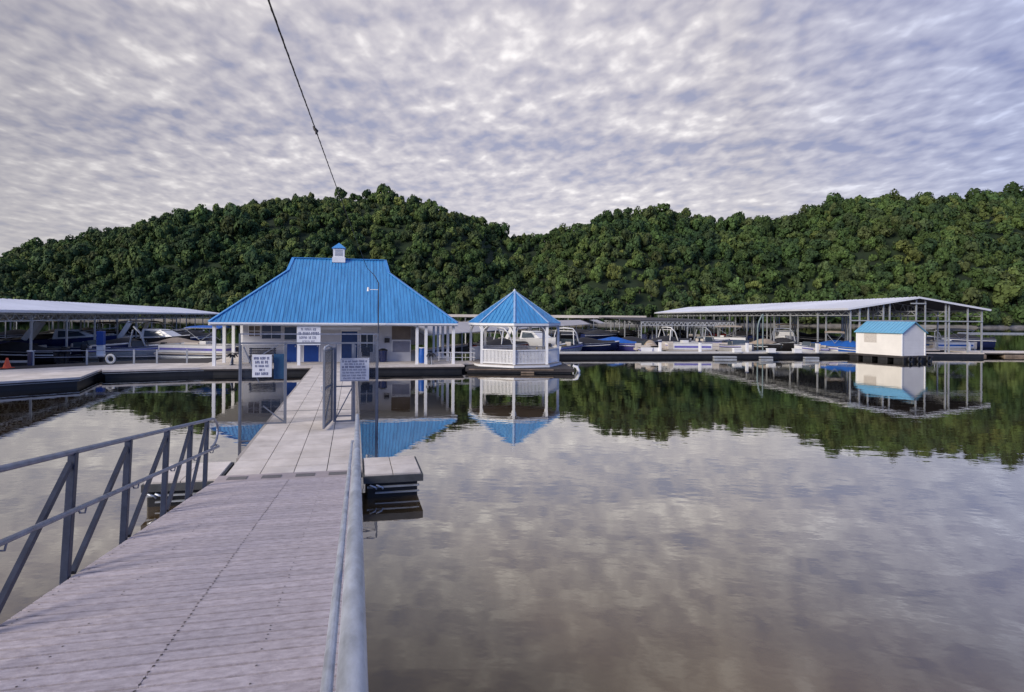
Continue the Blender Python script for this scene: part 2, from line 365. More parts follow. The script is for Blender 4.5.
def make_mesh_np(name, Q, C, mats):
    Q = Q.reshape(-1, 3); nq = len(Q)//4; me = bpy.data.meshes.new(name)
    me.vertices.add(len(Q)); me.vertices.foreach_set('co', Q.astype(np.float32).ravel())
    me.loops.add(len(Q)); me.loops.foreach_set('vertex_index', np.arange(len(Q), dtype=np.int32))
    me.polygons.add(nq); me.polygons.foreach_set('loop_start', np.arange(0, len(Q), 4, dtype=np.int32))
    ca = me.attributes.new('tint', 'FLOAT_COLOR', 'CORNER')
    cc = np.ones((len(Q), 4), np.float32); cc[:, :3] = np.repeat(C, 4, axis=0); ca.data.foreach_set('color', cc.ravel())
    for m in mats: me.materials.append(m)
    me.update(); me.validate(); return me
def tree_quads(i, world=True):
    q, lc = TEMPL[ti[i]]; c, s = math.cos(rot[i]), math.sin(rot[i]); p = q*np.array([crw[i], crw[i], crh[i]*.78])
    x = p[..., 0]*c-p[..., 1]*s; y = p[..., 0]*s+p[..., 1]*c
    o = np.stack([x, y, p[..., 2]], -1)
    return o+np.array([TX[i], TY[i], TZ[i]]), PAL[pi[i]][None, :]*lc[:, None]*rng.uniform(.68, 1.32)*(1+.24*patch[i])*np.array([1+.12*patch[i], 1, 1-.05*patch[i]])
qs, cs = [], []
for i in range(n):
    if i in single: continue
    a, b_ = tree_quads(i); qs.append(a.reshape(-1, 3)); cs.append(b_)
me = make_mesh_np('forest', np.concatenate(qs), np.concatenate(cs), [M['leaf']])
o = bpy.data.objects.new('forest', me); COL.objects.link(o); tag(o, 'dense leafy woodland covering the hillsides behind the marina', 'forest', kind='stuff')
# shoreline trees one by one
cm = {}
tr = MB(); tr.tube([(0,0,-.6),(.1,.05,3.0),(.0,.1,6.5)], [.32,.24,.12], 6)
for q in range(4): a = q*1.6+.3; tr.tube([(0,.05,3.0+q*.6),(1.4*math.cos(a),1.4*math.sin(a),5.0+q*.5)], [.11,.05], 5)
trunk0 = None; grp = 'leafy trees along the foot of the wooded hills'
CN = ['dark green','green','deep green','mid green','olive green','dull olive','yellow-green','brownish olive','very dark green','fresh green','straw-tinged']
LM = [(25,'the left end of the left cover'),(70,'the left cover near its second post'),(120,'the middle of the left cover'),(170,'the right half of the left cover'),(212,'the right tip of the left cover'),(250,'the big roof, left slope'),(290,'the roof ridge, left end'),(340,'the cupola'),(388,'the roof ridge, right end'),(425,'the big roof, right slope'),(458,'the big roof, right corner'),(485,'the gazebo roof, left slope'),(530,'the gazebo peak'),(562,'the right eave of the gazebo'),(605,'the thin rear cover roof'),(650,'the gabled cover, left tip'),(700,'the gabled cover, left quarter'),(760,'the gabled cover, middle'),(820,'the gabled cover, long slope'),(880,'the white shed'),(925,'the gabled cover, peak'),(970,'the gabled cover, right slope'),(2000,'the boom, right edge')]
buckets = {}
for i in sorted(single, key=lambda q: cand[q, 0]):
    lm = next(n_ for x_, n_ in LM if cand[i, 0] < x_); buckets.setdefault((CN[pi[i]]+(' broad' if crw[i] > 5.6 else ' narrow'), lm), []).append(i)
ORD = ['leftmost','second from left','third from left','fourth from left','fifth from left','sixth from left','seventh from left','eighth from left']
tree_label = {}
for (cn, lm), li in buckets.items():
    for k_, i in enumerate(li):
        tree_label[i] = f'{cn} hillside tree behind {lm}' + ('' if len(li) == 1 else f', {ORD[min(k_, 7)]}')
        if len(tree_label[i].replace('-', ' ').split()) > 16: tree_label[i] = tree_label[i].replace(' hillside tree', ' tree').replace('very ', '')
for i in sorted(single):
    key = (int(ti[i]), int(pi[i]))
    if key not in cm:
        q, lc = TEMPL[key[0]]; cm[key] = make_mesh_np('crown', (q*np.array([4.3, 4.3, 5.8])).reshape(-1, 3), PAL[key[1]][None, :]*lc[:, None], [M['leaf']])
    t = thing('leafy_tree', tree_label[i], 'tree', (TX[i], TY[i], TZ[i]), float(rot[i]), grp)
    s = float(crw[i]/4.3); t.scale = (s, s, float(crh[i]*.78/5.8))
    c = bpy.data.objects.new('crown', cm[key]); COL.objects.link(c); c.parent = t
    if trunk0 is None: trunk0 = tr.build('trunk', M['bark'], t)
    else:
        k = trunk0.copy(); COL.objects.link(k); k.parent = t

# ------------------------------------------------------------------ gangway
GA = math.atan(.21); GB = math.atan(.1205); GW = 2.42
gang = thing('gangway', 'sloping plank gangway with grey pipe rails leading down to the floating dock', 'gangway', (-4.62, 9.95, .50), rot=(-GB, 0, GA))
b = MB(); seamx = GW-1.13; yy = -.22; bw = .142
while yy > -13.2:
    for (xa, xb) in ((0, seamx-.0012), (seamx+.0012, GW)):
        dz = random.uniform(-.0015, .0015)
        b.box(xa, xb, yy-bw+.025, yy, -.03+dz, dz)
    yy -= bw
b.mi = 1
yy = -.22
while yy > -13.2:
    for sx_ in (.07, .62, seamx-.0, GW-.52, GW-.07):
        for q in (.035, .105):
            if random.random() < (.9 if abs(sx_-seamx) < .01 else .45):
                cx_ = sx_+random.uniform(-.006, .006); cy_ = yy-q; r_ = .010 if abs(sx_-seamx) < .01 else .0075
                b.add([(cx_+r_*math.cos(a*math.pi/3), cy_+r_*math.sin(a*math.pi/3), .0035) for a in range(6)], [(0,1,2,3,4,5)])
    yy -= bw
b.mi = 2; b.box(.01, GW-.01, -13.2, -.2, -.06, -.012)
b.build('deck', [M['plank'], M['screw'], M['seam']], gang)
part('side_beam', M['navy'], gang, lambda b: (b.box(-.03, .0, -13.2, -.02, -.30, -.03), b.box(-.10, -.03, -13.2, -.02, -.30, -.27)))
part('side_beam', M['navy'], gang, lambda b: (b.box(GW, GW+.06, -13.2, -.02, -.30, -.01), b.box(GW+.06, GW+.10, -13.2, -.02, -.30, -.27)))
part('cross_beam', M['navy'], gang, lambda b: [b.box(.0, GW, -k*1.2-.08, -k*1.2, -.25, -.06) for k in range(1, 11)])
fl = B('hinge_flap', mat('flap_concrete', (.44,.38,.38), .8, var=.12, scale=5), gang, .0, GW, -.2, .30, -.02, .004)
fl.rotation_euler = (GB*.9, 0, 0)
for k in range(4):
    B('hinge_plate', M['grate'], fl, .19+k*.59, .19+k*.59+.34, -.02, .17, .005, .011)
# railings
GM = Matrix.Translation(gang.location) @ gang.rotation_euler.to_matrix().to_4x4()
gA = GM @ Vector((0,0,0)); gD = (GM @ Vector((0,-1,0)))-gA
pys = [-on_line(gA, gD, p_, q_) for p_, q_ in ((207.6,482),(191,493),(167,511),(128,530),(71,571))]
print('post y', [round(v, 2) for v in pys])
while pys[-1] > -12: pys.append(pys[-1]-1.2)
RT, RM = 1.09, .60
def railing(x, sgn, rr, rm, pm, ym):   # sgn: +1 inner side is +x
    xo = x-sgn*.045
    e = .12
    top = [(xo, -13.0, RT), (xo, e-.25, RT)]+[(xo, e-.25+.42*math.sin(a), (RT+RM)/2+(RT-RM)/2*math.cos(a)) for k, a in enumerate(np.linspace(.15, math.pi, 10))]
    rl = part('railing', pm, gang, lambda b: b.tube(top, [rr]*2+[min(rr, .022)]*10, 12))
    part('mid_rail', ym, rl, lambda b: b.tube([(xo+sgn*.10, -13.0, RM), (xo+sgn*.10, -.05, RM), (xo+sgn*.05, .08, RM+.005), (xo, .16, RM+.0)], rm, 10))
    for i, y in enumerate(pys):
        part('post', M['steel'], rl, lambda b: (b.box(xo-.032, xo+.032, y-.034, y+.034, -.12, RT-rr*.4),), bevel=.004)
        part('bracket', M['galvrail'], rl, lambda b: b.tube([(xo+sgn*.03, y+.06, RM-.01), (xo+sgn*.05, y+.085, RM-.07), (xo+sgn*.09, y+.085, RM-.07), (xo+sgn*.10, y+.085, RM-.01)], .009, 6))
        if i < len(pys)-1:
            y2 = pys[i+1]
            part('brace', M['steel'], rl, lambda b: b.bar((xo, y-.05, RT-.10), (xo, y2+.13, .0), .042, .05))
    return rl
railing(0, 1, .027, .023, M['galvrail'], M['galvrail'])
def right_rail():
    x = GW+.05; e = .1
    rl = part('railing', M['galv'], gang, lambda b: b.tube([(x, -13, RT), (x, -6, RT), (x, -.25, RT), (x, .05, RT-.02), (x, .22, RT-.10), (x, .30, RT-.24), (x, .22, RM+.08), (x, .05, RM)], .030, 14))
    part('mid_rail', M['galv'], rl, lambda b: b.tube([(x-.092, -13, RM), (x-.092, -.05, RM), (x, .05, RM)], .022, 10))
    for y in pys[::2]:
        part('post', M['navy'], rl, lambda b: b.box(x-.028, x+.028, y-.03, y+.03, -.10, RT-.02), bevel=.003)
right_rail()

# ------------------------------------------------------------------ floating walkway
WA = math.atan(.2177); ca, sa = math.cos(WA), math.sin(WA)
WR = Vector((ca, sa, 0)); WD = Vector((-sa, ca, 0))
O = at(222, 478)+Vector((.02, .02, 0)); WW = 2.44
print('walk origin', O, 'right edge', at(353, 472)-O)
WL = 24.3
walk = thing('walkway', 'floating walkway of pale square deck tiles running from the gangway to the blue-roofed building', 'dock', (O.x, O.y, 0), WA)
b = MB(); ts = WW/4
for j in range(int(WL/ts)+1):
    for i in range(4):
        y0 = j*ts+.013; y1 = min((j+1)*ts-.013, WL)
        if y1-y0 > .05: b.box(i*ts+.008, (i+1)*ts-.008, y0, y1, .405, DECK+random.uniform(-.0015, .0015))
b.mi = 1; b.box(.0, WW, .0, WL, .30, .428)
b.build('deck', [M['tile'], M['seam']], walk)
part('kerb', M['tileedge'], walk, lambda b: (b.box(WW, WW+.07, 0, WL, .32, DECK+.02), b.box(-.07, 0, 1.5, WL, .32, DECK-.01)))
for k in range(6):
    B('float', M['black'], walk, .08, WW-.08, .2+k*4.0, 3.9+k*4.0, -.25, .30, bevel=.03)
part('joint_plate', M['grate'], walk, lambda b: b.box(.02, WW-.02, 7.3, 7.36, .452, .458))
# outrigger floats
def outrigger(name, label, s0, s1, t0, t1):
    o = thing(name, label, 'float', (O.x, O.y, 0), WA)
    b = MB(); nx_ = 2; ny = 2
    for i in range(nx_):
        for j in range(ny):
            xa = s0+(s1-s0)*i/nx_; xb = s0+(s1-s0)*(i+1)/nx_; ya = t0+(t1-t0)*j/ny; yb = t0+(t1-t0)*(j+1)/ny
            b.box(xa+.008, xb-.008, ya+.012, yb-.012, .40, DECK)
    b.build('deck', M['tile'], o)
    part('fascia', mat('dark_fascia', (.07,.075,.08), .6, var=.3), o, lambda b: b.box(s0-.02, s1+.04, t0-.04, t1+.04, .29, .42))
    part('rail', M['post'], o, lambda b: (b.box(s0+.05, s1-.03, t0-.02, t0+.03, .195, .225), b.box(s0+.2, s1-.03, t0-.02, t0+.03, .085, .11)))
    B('float', M['black'], o, s0+.04, s1-.06, t0+.05, t1-.05, -.3, .285, bevel=.03)
    part('cleat', M['galv'], o, lambda b: [b.tube([(s0+.1+q, t0-.03, .24), (s0+.1+q, t0-.06, .26), (s0+.2+q, t0-.06, .22), (s0+.22+q, t0-.03, .18)], .02, 6) for q in (0, .12)])
    return o
pr = at(421, 472); pl = at(143, 483)
rs1 = (pr-O).dot(WR); rt0 = (pr-O).dot(WD); ls = (pl-O).dot(WR); lt = (pl-O).dot(WD)
print('outriggers', rs1, rt0, ls, lt)
outrigger('outrigger_float', 'short tiled outrigger float right of the gangway foot, over black water', WW+.10, rs1, rt0, rt0+1.30)
outrigger('outrigger_float', 'short tiled outrigger float behind the left gangway railing', ls, -.10, lt, lt+1.30)

# ------------------------------------------------------------------ gate across the walkway
gt_ = (at(265, 424)-O).dot(WD); print('gate t', gt_)
G0 = O+WD*gt_
gs = lambda p, y=380: on_line(G0, WR, p, y)
s_l, s_i, s_h, s_r, s_o = gs(239.5), gs(286), gs(334.5), gs(353.5), gs(377.5)
gate = thing('gate', 'open steel security gate with mesh side wings standing across the walkway', 'gate', (G0.x, G0.y, 0), WA)
def gz(px, py): return atY(px, py, G0.y+gs(px)*WR.y).z
zt, zm, zb = gz(300, 333.5), gz(300, 343), .0
print('gate z', zt, zm, s_l, s_i, s_h, s_r, s_o)
for s_, z0, z1, w_ in ((s_l, -.05, zt, .045), (s_i, DECK, zm, .04), (s_h, DECK, zm-.1, .055), (s_r, .2, zm, .045), (s_o, -.1, zt, .04)):
    B('post', M['gatesteel'], gate, s_-w_/2, s_+w_/2, -w_/2, w_/2, z0, z1)
B('header_beam', M['gatesteel'], gate, s_l+.03, s_o-.03, -.02, .02, zm-.025, zm+.02)
B('header_beam', M['galvrail'], gate, s_l+.03, s_o-.03, -.018, .018, zt-.03, zt+.0)
def wing(a, c, zlo, zhi, scr=True, diag=None, bars=()):
    f = part('side_panel', M['gatesteel'], gate, lambda b: ([b.box(a+.025, c-.025, -.015, .015, z-.017, z+.017) for z in (zlo+.02, )+tuple(bars)], [b.box(x-.015, x+.015, -.016, .016, zlo, zhi) for x in (a+.04, c-.04)], [b.bar(p, q, .03) for p, q in (diag or ())]))
    if scr: part('screen', M['screen'], f, lambda b: b.box(a+.03, c-.03, .018, .021, zlo, zhi))
wing(s_l, s_i, -.02, zm-.05, True, [((s_i-.6, 0, .95), (s_i-.03, 0, DECK+.03)), ((s_l+.1, 0, zm-.1), (s_l+.5, 0, 1.6)), ((s_l+.3,0,zm-.5),(s_l+1.0,0,zm-.05))], (DECK+.02,))
wing(s_h, s_r, DECK, zm, False, [((s_h+.05, 0, DECK+.10), (s_r-.04, 0, DECK+.95))], (DECK+.16, DECK+1.0))
wing(s_r, s_o, -.05, zm-.05, True, None, ())
lf = part('gate_leaf', M['gatesteel'], gate, lambda b: (b.box(-.025, .025, -1.22, -1.16, .0, 2.05), b.box(-.025, .025, -.06, .0, .0, 2.05), [b.box(-.02, .02, -1.16, -.06, z, z+.05) for z in (.0, 1.0, 2.0)], b.bar((0,-1.15,.05), (0,-.06,1.0), .03)))
lf.location = (s_h-.06, -.03, DECK+.05); lf.rotation_euler = (0, 0, R(-8))
part('screen', mesh_screen('leaf_screen', (.03,.05,.08), .5), lf, lambda b: b.box(-.003, .003, -1.16, -.06, .05, 2.0))
part('handle', M['galv'], lf, lambda b: b.tube([(-.03,-1.17,.95), (-.08,-1.17,.97), (-.08,-1.17,1.10), (-.03,-1.17,1.12)], .012, 6))
part('latch', M['galv'], lf, lambda b: b.tube([(0,-1.2,2.05),(0,-1.1,2.12),(0,-.6,2.14),(0,-.1,2.06)], .025, 8))
# signs on the gate
def text_rows(b, x0, x1, z0, z1, rows, y):
    n_ = len(rows); h_ = (z1-z0)/n_
    for i, (fill, bold, ind) in enumerate(rows):
        zc = z1-h_*(i+.5); x = x0+ind*(x1-x0); xe = x1-ind*(x1-x0); ch = h_*.36*fill
        while x < xe:
            wl = random.randint(2, 6)
            for _ in range(wl):
                cw = ch*random.uniform(.55, .8)
                if x+cw > xe: break
                k = random.randint(0, 3); st = ch*.30*bold
                b.box(x, x+st, y, y+.004, zc-ch, zc+ch)
                if k != 1: b.box(x+st, x+cw, y, y+.004, zc+ch-st, zc+ch)
                if k != 2: b.box(x+st, x+cw, y, y+.004, zc-st/2, zc+st/2)
                if k != 0: b.box(x+st, x+cw, y, y+.004, zc-ch, zc-ch+st)
                x += cw+ch*.35
            x += ch*.8
def sign(label, origin, rz, w_, h_, rows, border=False, nm='sign'):
    s = thing(nm, label, 'sign', origin, rz)
    B('board', M['signw'], s, -w_/2, w_/2, -.02, .0, -h_/2, h_/2, bevel=.004)
    def tx_(b):
        text_rows(b, -w_/2*.86, w_/2*.86, -h_/2*.86, h_/2*.86, rows, -.026)
        if border:
            for (a, c, d, e_) in ((-w_/2*.95, w_/2*.95, h_/2*.92, h_/2*.95), (-w_/2*.95, w_/2*.95, -h_/2*.95, -h_/2*.92)): b.box(a, c, -.025, -.02, d, e_)
    part('lettering', M['ink'], s, tx_)
    return s
def gate_sign(label, px0, px1, py0, py1, rows, border=False):
    a, c = gs(px0), gs(px1); zc = (gz((px0+px1)/2, py0)+gz((px0+px1)/2, py1))/2; hh = gz(px0, py0)-gz(px0, py1)
    p = G0+WR*((a+c)/2)-WD*.045
    return sign(label, (p.x, p.y, zc), WA, c-a, hh, rows, border)
gate_sign('portrait white notice on the left wing of the gate, with two blocks of dark lettering', 252.5, 272, 354.5, 377, [(.9,1.3,.02),(1,1.3,.1),(.8,1,.1),(.8,1.4,.34),(1,1.3,.1)])
gate_sign('landscape white notice packed with small print on the right side of the gate', 340, 369, 358, 381, [(.95,1.2,.0),(.8,1,.1),(1,1.5,.0),(.8,.9,.0),(.8,.9,.02),(.8,.9,.0),(.8,.9,.05)], True)
# service pole and power cable
P0 = Vector((ray(378,365)[0]*33.9, 33.9, 0))
ptop = atY(378, 283, P0.y).z
pole = thing('service_pole', 'thin dark service pole standing at the porch edge in front of the blue roof', 'pole', (P0.x, P0.y, 0), 0)
arm = atY(367, 268, P0.y)-P0
part('pole', M['steel'], pole, lambda b: b.tube([(0,0,DECK), (0,0,ptop), (-.25,0,ptop+.45), (arm.x, 0, H+(316-268)/F*P0.y)], [.038,.035,.024,.014], 8))
part('insulator', M['whitetrim'], pole, lambda b: (b.tube([(-.62,0,ptop-.50),(-.62,0,ptop-.26)], [.09,.06], 8), b.bar((0,0,ptop-.4),(-.55,0,ptop-.4),.03)))
cb = MB(); A_ = Vector((P0.x+arm.x, P0.y, H+(316-268)/F*P0.y)); Bp = atY(338, 191, 22.0); C_ = atY(315, 130, 15.5); D_ = atY(267, -4, 8.0)
pts = [A_, Bp, C_+Vector((.02,0,.0)), D_, D_+(D_-C_)*1.2+Vector((0,0,.15)), D_+(D_-C_)*4+Vector((0,0,1.2))]
def smooth_pts(p, m_=5):
    o_ = []
    for i in range(len(p)-1):
        p0 = p[max(i-1,0)]; p1 = p[i]; p2 = p[i+1]; p3 = p[min(i+2,len(p)-1)]
        for k in range(m_):
            t = k/m_; o_.append(.5*((2*p1)+(-p0+p2)*t+(2*p0-5*p1+4*p2-p3)*t*t+(-p0+3*p1-3*p2+p3)*t**3))
    o_.append(p[-1]); return o_
cab = thing('power_cable', 'dark twisted overhead power cable coming down across the sky to the porch pole', 'cable', (0,0,0))
sp = smooth_pts(pts)
part('conductor', M['wire'], cab, lambda b: b.tube(sp, .015, 6))
def twist(b):
    tp = []; acc = 0
    for i in range(len(sp)-1):
        d = (sp[i+1]-sp[i]); n_ = max(2, int(d.length/.1)); d2 = d.normalized(); x = d2.cross(Vector((0,1,.2))).normalized(); y = d2.cross(x)
        for k in range(n_): acc += .9; tp.append(sp[i]+d*k/n_+(x*math.cos(acc)+y*math.sin(acc))*.013)
    b.tube(tp, .008, 4)
part('wrapped_line', M['wire'], cab, twist)
part('splice', M['wire'], cab, lambda b: b.tube([C_+Vector((-.05,0,.10)), C_+Vector((.0,0,.02)), C_+Vector((.05,0,-.03)), C_+Vector((.03,0,-.12))], [.02,.045,.05,.02], 8))

# ------------------------------------------------------------------ marina building
BA = math.atan(.2); BO = Vector((-15.3, 32.75, DECK)); cb_, sb_ = math.cos(BA), math.sin(BA)
BR = Vector((cb_, sb_, 0)); BD = Vector((-sb_, cb_, 0)); BW = 14.15; BDp = 10.6
EZ = 2.58; RZ = 6.95
bld = thing('marina_building', 'white porch building with a large bright blue ribbed metal hip roof and cupola', 'building', BO, BA)
def bsx(px, y, py=340): return on_line(BO+BD*y, BR, px, py)
def bz(px, py, y):
    s = bsx(px, y, py); P = BO+BD*y+BR*s; return atY(px, py, P.y).z-DECK
ov = .25; x0, x1 = -.24, BW+.22; y0, y1 = -ov, BDp+ov; ym = (y0+y1)/2
sg = .78; rl_, rr_ = None, None
rxc = (x0+x1)/2-.17; rh = 3.13; gh = 3.33; yg = y0+(ym-y0)*sg; zg = EZ+(RZ-EZ)*sg
front = [(x0,y0,EZ), (x1,y0,EZ), (rxc+gh,yg,zg), (rxc+rh,ym,RZ), (rxc-rh,ym,RZ), (rxc-gh,yg,zg)]
yb = y1-(ym-y0)*sg
back = [(x1,y1,EZ), (x0,y1,EZ), (rxc-gh,yb,zg), (rxc-rh,ym,RZ), (rxc+rh,ym,RZ), (rxc+gh,yb,zg)]
left = [(x0,y1,EZ), (x0,y0,EZ), (rxc-gh,yg,zg), (rxc-gh,yb,zg)]
right = [(x1,y0,EZ), (x1,y1,EZ), (rxc+gh,yb,zg), (rxc+gh,yg,zg)]
gabl = [(rxc-gh,yb,zg), (rxc-gh,yg,zg), (rxc-rh,ym,RZ)]; gabr = [(rxc+gh,yg,zg), (rxc+gh,yb,zg), (rxc+rh,ym,RZ)]
def roof_(b):
    for p in (front, back, left, right, gabl, gabr): b.slab(p, .06)
    for p in (front, back, left, right): b.ribs(p, .215, .045, .026)
rf = part('roof', M['blue'], bld, roof_)
def caps(b):
    for a, c in (((rxc-rh,ym,RZ),(rxc+rh,ym,RZ)), (front[0],front[5]), (front[1],front[2]), (back[1],left[3]), (back[0],right[2]), (front[5],front[4]), (front[2],front[3])):
        a, c = Vector(a)+Vector((0,0,.035)), Vector(c)+Vector((0,0,.035)); b.bar(a, c, .20, .05)
part('ridge_cap', M['bluelite'], rf, caps)
part('fascia', M['whitetrim'], bld, lambda b: (b.box(x0,x1,y0-.03,y0,EZ-.19,EZ-.02), b.box(x0,x1,y1,y1+.03,EZ-.19,EZ-.02), b.box(x0-.03,x0,y0,y1,EZ-.19,EZ-.02), b.box(x1,x1+.03,y0,y1,EZ-.19,EZ-.02)))
part('gutter', M['whitetrim'], bld, lambda b: b.box(x0,x1,y0-.12,y0-.03,EZ-.12,EZ-.03))
B('soffit', M['soffit'], bld, x0+.01, x1-.01, y0+.01, y1-.01, EZ-.15, EZ-.12)
# cupola
cx_ = bsx(339, ym, 258); cu = thing('tmp', '', '', (0,0,0)) if False else None
cw = .38
cup = part('cupola', M['white'], rf, lambda b: (b.box(cx_-cw, cx_+cw, ym-cw, ym+cw, RZ-.5, RZ+.74), b.box(cx_-cw-.06, cx_+cw+.06, ym-cw-.06, ym+cw+.06, RZ-.25, RZ+.12)))
part('cupola_roof', M['bluelite'], cup, lambda b: b.add([(cx_-cw-.1,ym-cw-.1,RZ+.74),(cx_+cw+.1,ym-cw-.1,RZ+.74),(cx_+cw+.1,ym+cw+.1,RZ+.74),(cx_-cw-.1,ym+cw+.1,RZ+.74),(cx_,ym,RZ+1.16)], [(0,1,4),(1,2,4),(2,3,4),(3,0,4),(3,2,1,0)]))
part('louver', mat('grey_louver', (.33,.36,.42), .6), cup, lambda b: [b.box(cx_-.26, cx_+.26, ym-cw-.02, ym-cw-.004, RZ+.2+k*.09, RZ+.25+k*.09) for k in range(5)])
part('vent_pipe', M['galv'], rf, lambda b: b.tube([(bsx(436,3.2,300),3.2,EZ+(RZ-EZ)*.55),(bsx(436,3.2,300),3.2,EZ+(RZ-EZ)*.55+.6)], .05, 8)) if False else None
# posts
px_post = [0, bsx(299, 0), bsx(417, 0), bsx(426, 0), BW]
for x in px_post: B('porch_post', M['whitetrim'], bld, x-.085, x+.085, -.085, .085, 0, EZ-.15)
for x in (0, BW):
    for y in (2.4, 4.9, 7.5, 10.2): B('porch_post', M['whitetrim'], bld, x-.085, x+.085, y-.085, y+.085, 0, EZ-.15)
# core
wy = 2.4; wx0 = bsx(243, wy); wx1 = bsx(411, wy); wyb = 8.6
B('wall', M['wall'], bld, wx0, wx1, wy, wyb, 0, EZ-.15)
def opening(name, m_, px0, px1, py0, py1, fm=M['whitetrim'], subs=()):
    a, c = bsx(px0, wy), bsx(px1, wy); z1 = bz((px0+px1)/2, py0, wy); z0 = max(0.02, bz((px0+px1)/2, py1, wy)); z1 = min(z1, EZ-.2)
    o_ = B(name, m_, bld, a, c, wy-.03, wy-.004, z0, z1)
    fr_ = .045
    part('frame', fm, o_, lambda b: (b.box(a-fr_, a, wy-.05, wy-.004, z0, z1+fr_), b.box(c, c+fr_, wy-.05, wy-.004, z0, z1+fr_), b.box(a, c, wy-.05, wy-.004, z1, z1+fr_)))
    for s_ in subs:
        if s_ == 'handle': part('handle', M['galv'], o_, lambda b: b.box(c-.12, c-.07, wy-.07, wy-.03, z0+.95, z0+1.05))
        if s_ == 'mull': part('mullion', fm, o_, lambda b: (b.box((a+c)/2-.02, (a+c)/2+.02, wy-.045, wy-.031, z0, z1), b.box(a, c, wy-.045, wy-.031, (z0+z1)/2-.02, (z0+z1)/2+.02)))
        if s_ == 'rail': part('transom', fm, o_, lambda b: b.box(a, c, wy-.045, wy-.031, 1.98, 2.03))
    return o_
opening('window', M['taupe'], 249, 260, 326, 336, subs=('mull',))
opening('window', M['glass'], 262, 281, 325.5, 338.5, M['wall'], subs=('mull',))
opening('window', M['glass'], 284.5, 296.5, 327, 339.5, M['wall'])
opening('door', M['doorblue'], 284.5, 297, 342, 364, subs=('handle',))
opening('door', M['doorblue'], 304, 319, 330, 364, subs=('handle', 'rail'))
opening('door', mat('deep_blue_door', (.005,.035,.14), .35), 341.5, 357.5, 330.5, 364, subs=('handle', 'rail'))
opening('window', M['glass'], 361, 373, 334, 352, subs=('mull',))
opening('window', M['taupe'], 392.5, 410, 326, 339.5, M['taupe'])
opening('hatch', mat('grey_hatch', (.22,.23,.30), .6), 392.5, 410, 341, 352, M['whitetrim'])
part('wall_lamp', M['black'], bld, lambda b: b.box(bsx(384.5,wy), bsx(389.5,wy), wy-.2, wy-.01, bz(387,342.5,wy), bz(387,338,wy)))
part('beam', M['whitetrim'], bld, lambda b: b.box(bsx(302,.6), bsx(361,.6), .55, .65, bz(330,329.5,.6), bz(330,327.3,.6)))
def porch(name, label, cat, px, y, fn):
    x = bsx(px, y, 355); p = BO+BR*x+BD*y; t = thing(name, label, cat, (p.x, p.y, DECK), BA); fn(t); return t
def bin_(t):
    part('body', M['navyhull'], t, lambda b: b.tube([(0,0,.02),(0,0,.75)], [.24,.28], 14)); part('lid', M['black'], t, lambda b: b.tube([(0,0,.75),(0,0,.80),(0,0,.88)], [.30,.29,.12], 14))
porch('trash_bin', 'dark navy round rubbish bin against the porch wall below the black lamp', 'bin', 383, 1.9, bin_)
def barrel_(t):
    part('body', mat('bright_blue_plastic', (.01,.10,.45), .4), t, lambda b: b.tube([(0,0,.0),(0,0,.25),(0,0,.55),(0,0,.95)], [.22,.26,.26,.23], 14)); part('lid', M['whitetrim'], t, lambda b: b.tube([(0,0,.951),(0,0,1.0)], .24, 14))
porch('blue_barrel', 'bright blue upright barrel between the right porch posts', 'barrel', 422.5, 1.0, barrel_)
def bench_(t):
    part('seat', M['darkwood'], t, lambda b: [b.box(-.8,.8,-.2+k*.14,-.08+k*.14,.42,.46) for k in range(3)]); part('backrest', M['darkwood'], t, lambda b: [b.box(-.8,.8,.22,.25,.55+k*.14,.65+k*.14) for k in range(3)])
    for sx_ in (-.7,.7): part('leg', M['steel'], t, lambda b: (b.box(sx_-.03,sx_+.03,-.2,-.14,0,.42), b.box(sx_-.03,sx_+.03,.2,.26,0,.95)))
porch('bench', 'dark slatted bench against the wall at the left end of the porch', 'bench', 262, 1.9, bench_)
def chair_(t):
    part('seat', M['canblack'], t, lambda b: b.box(-.25,.25,-.25,.25,.40,.45)); part('backrest', M['canblack'], t, lambda b: b.bar((0,.24,.42),(0,.36,.95),.5,.03,(0,1,0)))
    for a in (-.22,.22):
        for c in (-.22,.22): part('leg', M['alu'], t, lambda b: b.box(a-.015,a+.015,c-.015,c+.015,0,.40))
porch('porch_chair', 'small black chair on the porch by the small-paned window', 'chair', 366, 1.6, chair_)
s = sign('white sign board hanging under the porch eave above the middle blue door', tuple(BO+BR*bsx(309,.0)+BD*-.14+Vector((0,0,bz(309,335.5,-.14)))), BA, bsx(321,0)-bsx(297.5,0), bz(309,326,-.1)-bz(309,345,-.1), [(.8,1.1,.12),(1,1.5,.0),(.9,1.1,.05),(.8,.8,.2)])
s = sign('blue panel notice fixed behind the left gate wing', tuple(G0+WR*gs(279.5)+WD*.10+Vector((0,0,gz(279,366)-DECK))), WA, gs(285)-gs(273), gz(279,353)-gz(279,379), [(.6,1,.2)]) if False else None
part('board', mat('sky_blue_board', (.03,.16,.36), .5), gate, lambda b: b.box(gs(279.5)-.16, gs(279.5)+.17, .05, .07, gz(279,379), gz(279,354)), bevel=.004)
